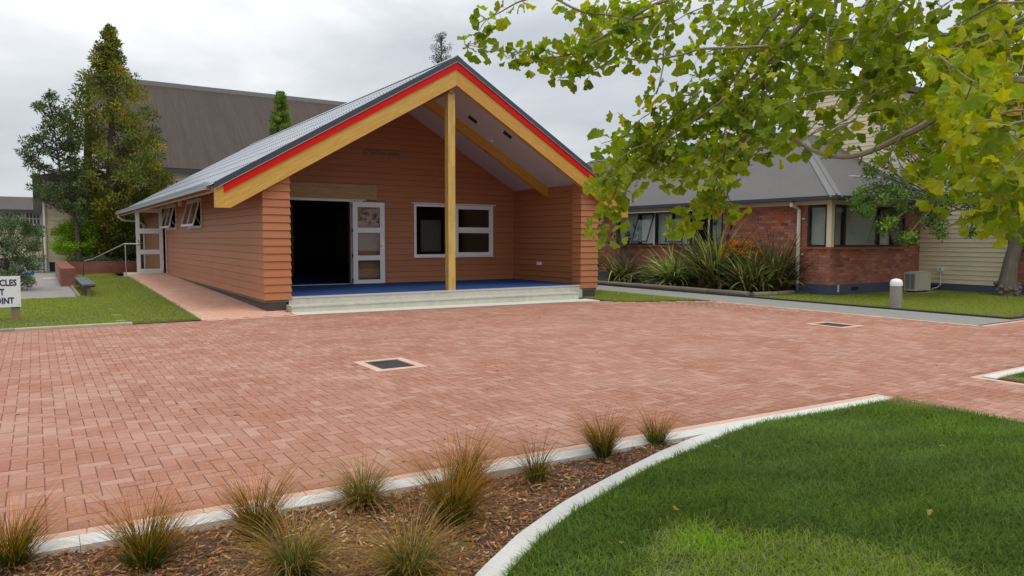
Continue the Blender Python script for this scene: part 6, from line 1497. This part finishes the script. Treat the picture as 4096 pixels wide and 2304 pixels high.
# ================================================================== GINKGO
gk = thing('ginkgo_tree', 'ginkgo with fan shaped green and yellow leaves hanging in from the upper right', 'tree', (4.5, .55, 0))
TT = [(4.50, .55, -.1), (4.48, .56, .6), (4.44, .60, 1.4), (4.46, .66, 2.2), (4.52, .72, 2.9), (4.6, .8, 3.7), (4.62, .9, 4.6)]
MB().tube(TT, [.21, .17, .15, .135, .12, .09, .05], 14).build('trunk', M['twig'], gk)
def z2(l, ox, oy, s): return [(ox+x/s, oy+y/s) for x, y in l]
A = lambda l: z2(l, 1800, 0, 2.229); B_ = lambda l: z2(l, 2800, 0, 1.932); G = lambda l: z2(l, 2280, 550, 3.141)
BR = [  # (points px, w start, w end, r start, r end, leaf density per metre, connect)
 (B_([(2504, 625), (2300, 615), (2100, 715), (1900, 855), (1700, 985), (1560, 1050), (1400, 1135), (1250, 1195), (1100, 1218), (950, 1190), (840, 1150), (720, 1070), (560, 1030), (430, 1000)]), 2.5, 3.6, .017, .007, 18, 1),
 (B_([(1010, -30), (900, 80), (740, 240), (600, 390), (480, 530), (390, 620), (300, 730), (200, 870)]), 3.2, 3.8, .016, .007, 50, 1),
 (B_([(1060, -40), (1040, 80), (1010, 180), (990, 330), (965, 480), (975, 600)]), 3.0, 3.1, .009, .004, 45, 1),
 (B_([(760, -20), (640, 60), (570, 150), (470, 290), (370, 420), (290, 570), (200, 700), (100, 820), (0, 920)])+A([(2100, 1100)]), 3.5, 4.0, .010, .005, 55, 1),
 (A([(2000, -20), (1830, 35), (1690, 110), (1580, 200), (1420, 300), (1300, 360), (1180, 440), (1100, 482), (1020, 495)]), 3.7, 3.9, .010, .004, 40, 1),
 (A([(1020, 495), (930, 512), (860, 512), (780, 548), (690, 560)]), 3.9, 4.0, .004, .002, 22, 0),
 (A([(930, -20), (1020, 30), (1100, 72), (1200, 112), (1290, 120), (1400, 130), (1500, 145), (1580, 155)]), 3.8, 3.7, .007, .005, 38, 0),
 (A([(1850, 110), (1740, 150), (1640, 180), (1560, 155)]), 3.7, 3.75, .007, .005, 20, 0),
 (A([(700, -10), (600, 20), (480, 90), (400, 135), (300, 180), (240, 215)]), 3.9, 4.0, .005, .002, 34, 0),
 (A([(1100, 482), (1000, 495), (850, 440), (700, 440), (600, 480), (520, 500)]), 3.9, 4.0, .004, .002, 44, 0),
 (A([(640, 460), (540, 470), (430, 450), (340, 462), (250, 420), (180, 405), (120, 400)]), 4.0, 4.05, .003, .0015, 24, 0),
 (A([(1780, 240), (1700, 320), (1600, 410), (1500, 480), (1400, 560), (1300, 620), (1200, 670), (1080, 690), (960, 690)]), 3.7, 3.9, .006, .002, 34, 0),
 (A([(2500, 430), (2350, 430), (2200, 440), (2100, 480), (1900, 520), (1780, 528), (1680, 540), (1600, 525), (1560, 500)]), 3.5, 3.7, .007, .003, 26, 1),
 (A([(1945, 190), (1930, 290), (1915, 400), (1900, 480), (1905, 560), (1890, 640), (1870, 740), (1840, 840)]), 3.75, 3.8, .006, .003, 9, 0),
 (A([(1900, 700), (1850, 800), (1800, 880), (1760, 950)]), 3.8, 3.8, .003, .002, 40, 0),
 (A([(2240, 810), (2180, 850), (2100, 950), (2000, 1030), (1920, 1080), (1800, 1120), (1700, 1160), (1560, 1210), (1450, 1250), (1350, 1280)]), 3.7, 3.9, .006, .002, 42, 0),
 (A([(2180, 850), (2080, 850), (2000, 860), (1900, 920), (1800, 1000), (1700, 1060), (1600, 1150), (1540, 1060), (1500, 1000)]), 3.7, 3.9, .004, .0015, 18, 0),
 (A([(2452, 870), (2340, 960), (2200, 1060), (2060, 1150), (1900, 1240), (1780, 1330), (1640, 1430)]), 3.6, 3.9, .007, .004, 44, 0),
 (G([(1180, 30), (1100, 90), (1000, 150), (900, 215), (820, 280), (770, 340), (700, 360), (630, 382), (560, 400), (480, 430), (390, 462)]), 3.85, 4.0, .007, .003, 34, 0),
 (G([(650, 370), (640, 430), (600, 520), (590, 600), (575, 660), (530, 760), (490, 850), (450, 950), (400, 1020), (360, 1080), (330, 1180), (300, 1260)]), 3.95, 4.05, .005, .0025, 52, 0),
 (G([(1700, -60), (1640, 30), (1580, 120), (1540, 190), (1500, 260), (1430, 310), (1320, 325), (1220, 300), (1150, 220)]), 3.6, 3.8, .008, .004, 34, 0),
 (G([(1960, -80), (1945, 60), (1940, 180), (1915, 280), (1880, 380), (1850, 470), (1830, 560), (1800, 660), (1760, 760), (1740, 850)]), 3.5, 3.7, .006, .003, 55, 0),
 (G([(1740, 850), (1680, 900), (1580, 960), (1480, 1020), (1400, 1080), (1300, 1130)]), 3.7, 3.8, .004, .002, 60, 0),
 (G([(2200, -40), (2170, 60), (2130, 170), (2090, 260), (2040, 360)]), 3.5, 3.6, .005, .003, 30, 0),
 (G([(1120, 50), (1130, 150), (1125, 260), (1130, 400)]), 3.8, 3.8, .004, .002, 50, 0),
 (G([(1840, 560), (1880, 640), (1930, 720), (1980, 800), (1950, 900)]), 3.6, 3.6, .003, .0015, 60, 0),
 (G([(1500, 270), (1480, 380), (1480, 480), (1350, 510), (1250, 500)]), 3.7, 3.75, .004, .002, 60, 0),
 (B_([(2560, 930), (2400, 960), (2200, 1000), (2060, 1040), (1940, 1060)]), 2.2, 2.35, .006, .003, 40, 1),
 (B_([(1900, 860), (1980, 840), (2060, 760), (2100, 650)]), 2.6, 2.2, .004, .002, 50, 0),
 (B_([(1560, 1050), (1500, 1130), (1450, 1230), (1400, 1360), (1390, 1420)]), 2.9, 3.0, .003, .0015, 4, 0),
 (B_([(1580, 1140), (1680, 1220), (1760, 1300), (1840, 1400), (1880, 1440)]), 2.9, 2.8, .003, .0015, 48, 0),
 (B_([(1120, 700), (980, 705), (860, 720), (760, 760), (680, 790), (580, 830)]), 3.0, 3.1, .004, .002, 42, 0),
 (B_([(2600, 100), (2420, 180), (2300, 240), (2100, 300), (1990, 350), (1850, 430), (1700, 480), (1560, 520)]), 2.5, 2.9, .008, .004, 46, 1),
 (B_([(1850, 430), (1950, 510), (2060, 600), (2140, 640)]), 2.7, 2.5, .004, .002, 50, 0),
 (B_([(1560, 20), (1480, 120), (1420, 200), (1350, 330), (1330, 440), (1380, 560), (1480, 660), (1530, 790), (1590, 920)]), 3.0, 3.1, .006, .003, 46, 1),
 (B_([(1320, -20), (1250, 100), (1240, 230), (1200, 320), (1130, 430)]), 3.2, 3.2, .005, .003, 50, 1),
 (B_([(2500, 1180), (2440, 1240), (2380, 1300), (2320, 1340)]), 2.4, 2.4, .004, .002, 70, 1),
 (B_([(2520, 1320), (2470, 1400), (2460, 1500), (2420, 1600)]), 2.6, 2.6, .003, .002, 55, 1),
 (z2([(2160, 270), (2220, 330), (2180, 420)], 3100, 700, 2.229), 2.75, 2.75, .003, .0015, 70, 0),
 (z2([(2230, 250), (2190, 330), (2160, 400), (2140, 450)], 3100, 700, 2.229), 2.7, 2.75, .003, .0015, 60, 0),
 (B_([(560, 530), (500, 640), (520, 700), (500, 800), (450, 900), (430, 990)]), 3.4, 3.5, .004, .002, 40, 0),
 (B_([(360, 740), (350, 850), (340, 980), (310, 1120), (250, 1270)]), 3.6, 3.6, .004, .002, 36, 0),
 (B_([(1720, 60), (1650, 160), (1640, 300), (1600, 420)]), 3.0, 3.0, .004, .002, 50, 0),
 (B_([(2300, 20), (2150, 100), (2000, 180), (1880, 300), (1800, 380)]), 2.8, 3.0, .005, .002, 52, 1),
 (B_([(1480, 660), (1350, 720), (1250, 800), (1180, 900), (1060, 960), (960, 1000)]), 3.0, 3.2, .004, .002, 40, 0),
 (B_([(2504, 850), (2400, 860), (2300, 880)]), 2.1, 2.2, .004, .002, 40, 0),
 (B_([(2050, 1100), (2100, 1150), (2250, 1200), (2300, 1320), (2400, 1360)]), 2.6, 2.5, .004, .002, 50, 0),
 (B_([(860, 580), (780, 700), (720, 830), (700, 950), (690, 1080)]), 3.3, 3.4, .004, .002, 36, 0),
]
# thin where the photograph is open: keep sky gap and roof gap clean
def gap(x, y):
    if x < 1835: return True
    if y > 340 and x < 2330 and y < 900 and x < 2360-(0 if y < 500 else 0) and not (x > 2150 and y < 345): 
        return x < 2330 and not (y > 820)
    if x < 2560 and 950 < y and x > 2510: return True
    if y > 975: return x < 3950
    if 2520 < x < 2640 and y > 790: return True
    if 2960 < x < 3420 and y > 640 and not (x < 3010 and y < 860): return True
    if 3010 < x < 3560 and y > 640: return True
    return False
leaves = []          # (pos, dir, up, scale, yellow)
def add_leaves(P, dens, yellow, spread=1.0):
    P = np.array(P); d = np.linalg.norm(np.diff(P, axis=0), axis=1); tot = d.sum(); n = max(2, int(tot*dens/1.8)); cum = np.r_[0, np.cumsum(d)]
    for s in np.linspace(.02*tot, tot, n):
        s = min(tot, max(0, s+random.gauss(0, .012))); p = np.array([np.interp(s, cum, P[:, k]) for k in range(3)])
        i = min(len(d)-1, int(np.searchsorted(cum, s, 'right')-1)); t = (P[i+1]-P[i])/(d[i]+1e-9)
        side = np.cross(t, [0, 0, 1.0]); side /= np.linalg.norm(side)+1e-9
        k = random.choice([2, 3, 3, 4]); a0 = random.uniform(0, 6.28)
        for q in range(k):
            a = a0+q*6.28/k+random.gauss(0, .4); v = side*math.cos(a)+np.cross(side, t)*math.sin(a)+t*random.uniform(-.2, .7)+np.array([0, 0, -.45])+np.array([random.gauss(0, .2) for _ in range(3)])
            v /= np.linalg.norm(v); leaves.append((p, v, random.uniform(.7, 1.2), yellow))
mb_twig = MB(); branch_objs = []
for bi, (pts, w0, w1, r0, r1, dens, conn) in enumerate(BR):
    n = len(pts); ws = np.linspace(w0, w1, n); P = [at(x, y, w+(random.gauss(0, .02) if 0 < k < n-1 else 0)) for k, ((x, y), w) in enumerate(zip(pts, ws))]
    P = np.array(P); t = np.linspace(0, 1, n); tt2 = np.linspace(0, 1, n*3-2); Q = np.stack([np.interp(tt2, t, P[:, k]) for k in range(3)], 1)
    Q[1:-1] = (Q[:-2]+2*Q[1:-1]+Q[2:])/4; full_ = Q; rs = np.linspace(r0, r1, len(Q))
    if conn:
        a = Q[0]; zT = min(4.3, max(1.9, a[2]+.15)); tp_ = np.array([np.interp(zT, [p[2] for p in TT], [p[k] for p in TT]) for k in range(3)])
        L_ = np.linalg.norm(a-tp_); dirv = (Q[0]-Q[2]); dirv /= np.linalg.norm(dirv); c1 = a+dirv*L_*.35
        ext = [tp_*(1-s)**2+2*c1*s*(1-s)+a*s*s for s in np.linspace(0, 1, 9)[:-1]]; ext = [e_+rng.normal(0, .022, 3)*(1 if 0 < q_ else 0) for q_, e_ in enumerate(ext)]
        full_ = np.concatenate([np.array(ext), Q]); rs = np.r_[np.linspace(max(r0*1.9, .012), r0*1.05, 8), rs]
    MB().tube(full_, rs, 7).build('branch', M['twig'], gk)
    add_leaves(Q, dens*1.15, 0)
    # side twigs
    L_ = np.linalg.norm(np.diff(Q, axis=0), axis=1).sum(); nt_ = int(L_*dens/9)
    if bi in (13, 29): nt_ = 0
    for _ in range(nt_):
        i = random.randrange(1, len(Q)-1); p = Q[i]; tdir = Q[i+1]-Q[i-1]; tdir /= np.linalg.norm(tdir)
        v = tdir*.5+np.array([random.gauss(0, .6), random.gauss(0, .6), random.gauss(-.35, .4)]); v /= np.linalg.norm(v); l = random.uniform(.06, .16 if dens < 40 else .2)
        R_ = [p, p+v*l*.5+np.array([0, 0, .004]), p+v*l+np.array([0, 0, -.015])]
        ex_, ey_, ew_ = prj(R_[2][None])
        if gap(ex_[0], ey_[0]): continue
        mb_twig.tube(R_, [.0028, .002, .0012], 5); add_leaves(R_, dens*.75, 0)
mb_twig.build('twigs', M['twig'], gk, kind='stuff')
# filler sprays in the dense upper right and above the frame
fill = [(2900, 60, 3.9), (2980, 240, 4.0), (3100, 120, 4.2), (3250, 60, 3.9), (3360, 180, 4.1), (3480, 90, 4.0), (3600, 220, 3.9), (3700, 60, 3.6), (3850, 130, 3.5), (3950, 40, 3.3), (4050, 160, 3.2), (3560, 340, 3.9), (3400, 330, 4.0), (3280, 260, 4.2), (3140, 330, 4.0), (3020, 420, 4.0), (2900, 350, 4.1), (2760, 480, 4.2), (2850, 560, 4.0), (3060, 560, 3.8), (3200, 420, 4.0), (3680, 400, 3.6), (3800, 300, 3.5), (3920, 330, 3.3), (4030, 430, 3.2), (4090, 300, 3.0), (3740, 470, 3.5), (3480, 470, 3.8), (3330, 480, 3.9), (2620, 540, 4.1), (2520, 610, 4.2),
        (3100, 20, 4.3), (3900, 230, 3.7), (4080, 40, 3.4), (3550, 20, 4.0), (2440, 40, 4.0), (2560, 60, 4.1), (2700, 20, 4.0), (2380, 90, 4.1), (3000, -120, 4.0), (3300, -150, 4.0), (3600, -160, 3.8), (3900, -120, 3.5), (4200, 50, 3.2), (4250, 300, 3.0), (4220, 560, 2.9), (2700, -140, 4.1), (3980, 560, 3.0), (4060, 640, 2.8)]
mb2 = MB()
for (x, y, w) in fill:
    for _ in range(5):
        a = at(x+random.gauss(0, 45), y+random.gauss(0, 40), w+random.gauss(0, .18)); v = -CR*random.uniform(.1, 1)-CU*random.uniform(.1, .8)+CF*random.gauss(0, .3); v /= np.linalg.norm(v)
        l = random.uniform(.14, .3); R_ = [a, a+v*l*.5, a+v*l+np.array([0, 0, -.03])]; ex_, ey_, ew_ = prj(np.array([R_[2]]))
        if gap(ex_[0], ey_[0]): continue
        mb2.tube(R_, [.004, .003, .0015], 5); add_leaves(R_, 32, 0)
# the crown goes on above and behind the camera
for _ in range(60):
    a = random.uniform(0, 6.283); q = math.sqrt(random.random())*4.6; p = np.array([4.6+q*math.cos(a), .8+q*math.sin(a), random.uniform(3.3, 6.6)-.18*q]); v = np.array([math.cos(a), math.sin(a), -.4+random.gauss(0, .3)]); v /= np.linalg.norm(v)
    u_, v_, w_ = prj(p[None]); 
    if w_[0] > .2 and -200 < u_[0] < 4300 and v_[0] > -420: continue
    l = random.uniform(.3, .6); mb2.tube([p, p+v*l*.5, p+v*l], [.006, .004, .002], 4); add_leaves([p, p+v*l*.5, p+v*l], 34, 0)
for _ in range(16):
    a = random.uniform(0, 6.283); zz = random.uniform(2.6, 4.4); e = np.array([4.6+3.4*math.cos(a), .8+3.4*math.sin(a), zz+1.6]); u_, v_, w_ = prj(np.array([e, (e+[4.6, .8, zz])/2]))
    if (w_ > .2).any() and ((u_ > -300) & (u_ < 4400) & (v_ > -300)).any(): continue
    MB().tube([(4.6, .8, zz), tuple((e+np.array([4.6, .8, zz]))/2+[0, 0, .2]), tuple(e)], [.04, .028, .01], 7).build('branch', M['twig'], gk)
mb2.build('spray_twigs', M['twig'], gk, kind='stuff')
# leaf templates: petiole plus notched fan
def leaf_template(seed):
    r = random.Random(seed); pl_ = .038; V = [(0, 0, 0), (.0009, pl_*.5, -.002), (-.0009, pl_*.5, -.002), (0, pl_, 0)]; F = [[0, 1, 3, 2]]
    half = R([46, 58, 52, 62][seed]); n = 13; R0 = .050; arc = []
    for k in range(n):
        t = -1+2*k/(n-1); a = t*half; rad = R0*(1-.10*t*t)*(1+.035*math.sin(k*2.3+seed)); rad *= (1-.24*math.exp(-(t/.13)**2)*r.uniform(.6, 1.1) if seed != 2 else 1)
        arc.append((math.sin(a)*rad, pl_+math.cos(a)*rad*.95, .011*math.cos(t*2.6+seed)+(.006*math.sin(k*1.7+seed))))
    i0 = len(V); V += arc
    mid = []
    for k in range(n): mid.append((arc[k][0]*.5, pl_+(arc[k][1]-pl_)*.5, arc[k][2]*.35-.002))
    i1 = len(V); V += mid
    for k in range(n-1): F.append([3, i1+k+1, i1+k]); F.append([i1+k, i1+k+1, i0+k+1, i0+k])
    return np.array(V), F
TPL = [leaf_template(s) for s in range(4)]
lp = np.array([l[0]+l[1]*.05 for l in leaves]); lx, ly, lw_ = prj(lp)
keepL = [i for i in range(len(leaves)) if not (3180 < lx[i] < 3720 and 380 < ly[i] < 640 and lw_[i] > 2.7 and random.random() < .5) and not (0 < lx[i] < 4096 and gap(lx[i], ly[i]))]
inv = [(lw_[i] if (0 < lx[i] < 4096 and 0 < ly[i] < 1100) else 99, i) for i in keepL]; inv.sort(); indiv = set(i for w, i in inv[:300] if w < 50)
def leaf_mat_single():
    m = mat('ginkgo_leaf', (.15, .22, .025), .45, transl=.48, spec=.25, noise=(55, .18, (.30, .30, .02))); nt = m.node_tree; L = nt.links.new
    oi = nt.nodes.new('ShaderNodeObjectInfo'); rgb = [n for n in nt.nodes if n.type == 'RGB'][0]; tgt = [l for l in rgb.outputs[0].links]
    for l in tgt: s = l.to_socket; nt.links.remove(l); L(oi.outputs['Color'], s)
    return m
M['leaf1'] = leaf_mat_single()
LM = [mesh_np('leaf', V, F, M['leaf1'], smooth_=True) for V, F in TPL]
def leaf_color(x, y, w):
    yel = .10
    if 3150 < x and w < 2.75: yel = .5
    if 2180 < x < 2460 and y < 140: yel = .45
    if 2480 < x < 2700 and 280 < y < 480: yel = .6
    u = random.random(); g_ = random.choice([(.15, .25, .018), (.21, .33, .022), (.29, .41, .032), (.36, .47, .04)]); y_ = (.52, .52, .03)  # wide spread of greens paints in shaded undersides and brightly lit leaves
    if x > 2560 and y < 650 and w > 2.8: g_ = tuple(c*.8 for c in g_)
    if y > 640 and x < 3010: g_ = random.choice([(.36, .45, .04), (.27, .36, .03)])
    k = random.uniform(.0, .25) if u > yel else random.uniform(.6, 1.0); c = [g_[i]*(1-k)+y_[i]*k for i in range(3)]
    if u < .006: c = [.42, .26, .03]
    s = random.uniform(.8, 1.25); return [v*s for v in c]
groups = {k: [] for k in range(4)}
for i in keepL:
    p, v, s, _y = leaves[i]; k = random.randrange(4); col = leaf_color(lx[i], ly[i], lw_[i])
    ref = np.array([random.gauss(0, 1), random.gauss(0, 1), random.gauss(0, 1)])
    view = p-np.array([0, 0, H]); view /= np.linalg.norm(view)
    nrm = -view*random.choice([1, 1, 1, .25])+ref*.5; zax = nrm-v*(nrm@v); zax /= np.linalg.norm(zax)+1e-9; xax = np.cross(v, zax)
    Mx = np.stack([xax, v, zax], 1)
    if i in indiv:
        o = link('leaf', LM[k], gk, tuple(p)); q = Matrix([list(Mx[0]), list(Mx[1]), list(Mx[2])]).to_euler(); o.rotation_euler = q; o.scale = (s, s, s); o.color = (*col, 1)
    else: groups[k].append((p, Mx*s, col))
VV = []; FF = []; CC = []; n0 = 0
for k, L_ in groups.items():
    V, F = TPL[k]
    for p, Mx, col in L_:
        VV.append(V@Mx.T+p); CC.append(np.tile(col, (len(V), 1))); FF += [[a+n0 for a in f] for f in F]; n0 += len(V)
npobj('leaf_mass', np.concatenate(VV), FF, M['ginkgo'], gk, col=np.concatenate(CC), kind='stuff', sm=True)
print('leaves', len(leaves), len(keepL))
# fallen leaves
fl = [((2875, 1808), 'pale fallen leaf on the lawn near the curved edging', (.55, .45, .28)), ((3770, 1795), 'light yellow fallen leaf far out on the lawn', (.55, .55, .20)), ((3690, 2055), 'yellow fallen leaf on the right part of the lawn', (.55, .48, .12)), ((2684, 2066), 'orange fallen leaf above the bare patch of lawn', (.65, .30, .04)),
      ((2455, 2185), 'tan fallen leaf on the dark lawn left of the bare patch', (.5, .35, .15)), ((2135, 2235), 'pale fallen leaf lying on the curved concrete edging', (.62, .48, .28)), ((1820, 2165), 'tan fallen leaf on the mulch in front of the dense tussock', (.55, .38, .18)), ((2065, 2228), 'orange fallen leaf on the mulch by the curved edging', (.6, .33, .08))]
for (q, lab, col) in fl:
    g_ = gpt(*q, .02); z = .055 if q[0] > 2300 else (.02 if 'edging' in lab and 'mulch' not in lab else -.02)
    o = link('fallen_leaf', LM[random.randrange(4)], None, (g_[0], g_[1], z)); o.rotation_euler = (random.gauss(0, .4), random.gauss(0, .4), random.uniform(0, 6.28)); o.color = (*col, 1); o.scale = (.62, .62, .62)
    tag(o, lab, 'leaf', 'fallen leaves')
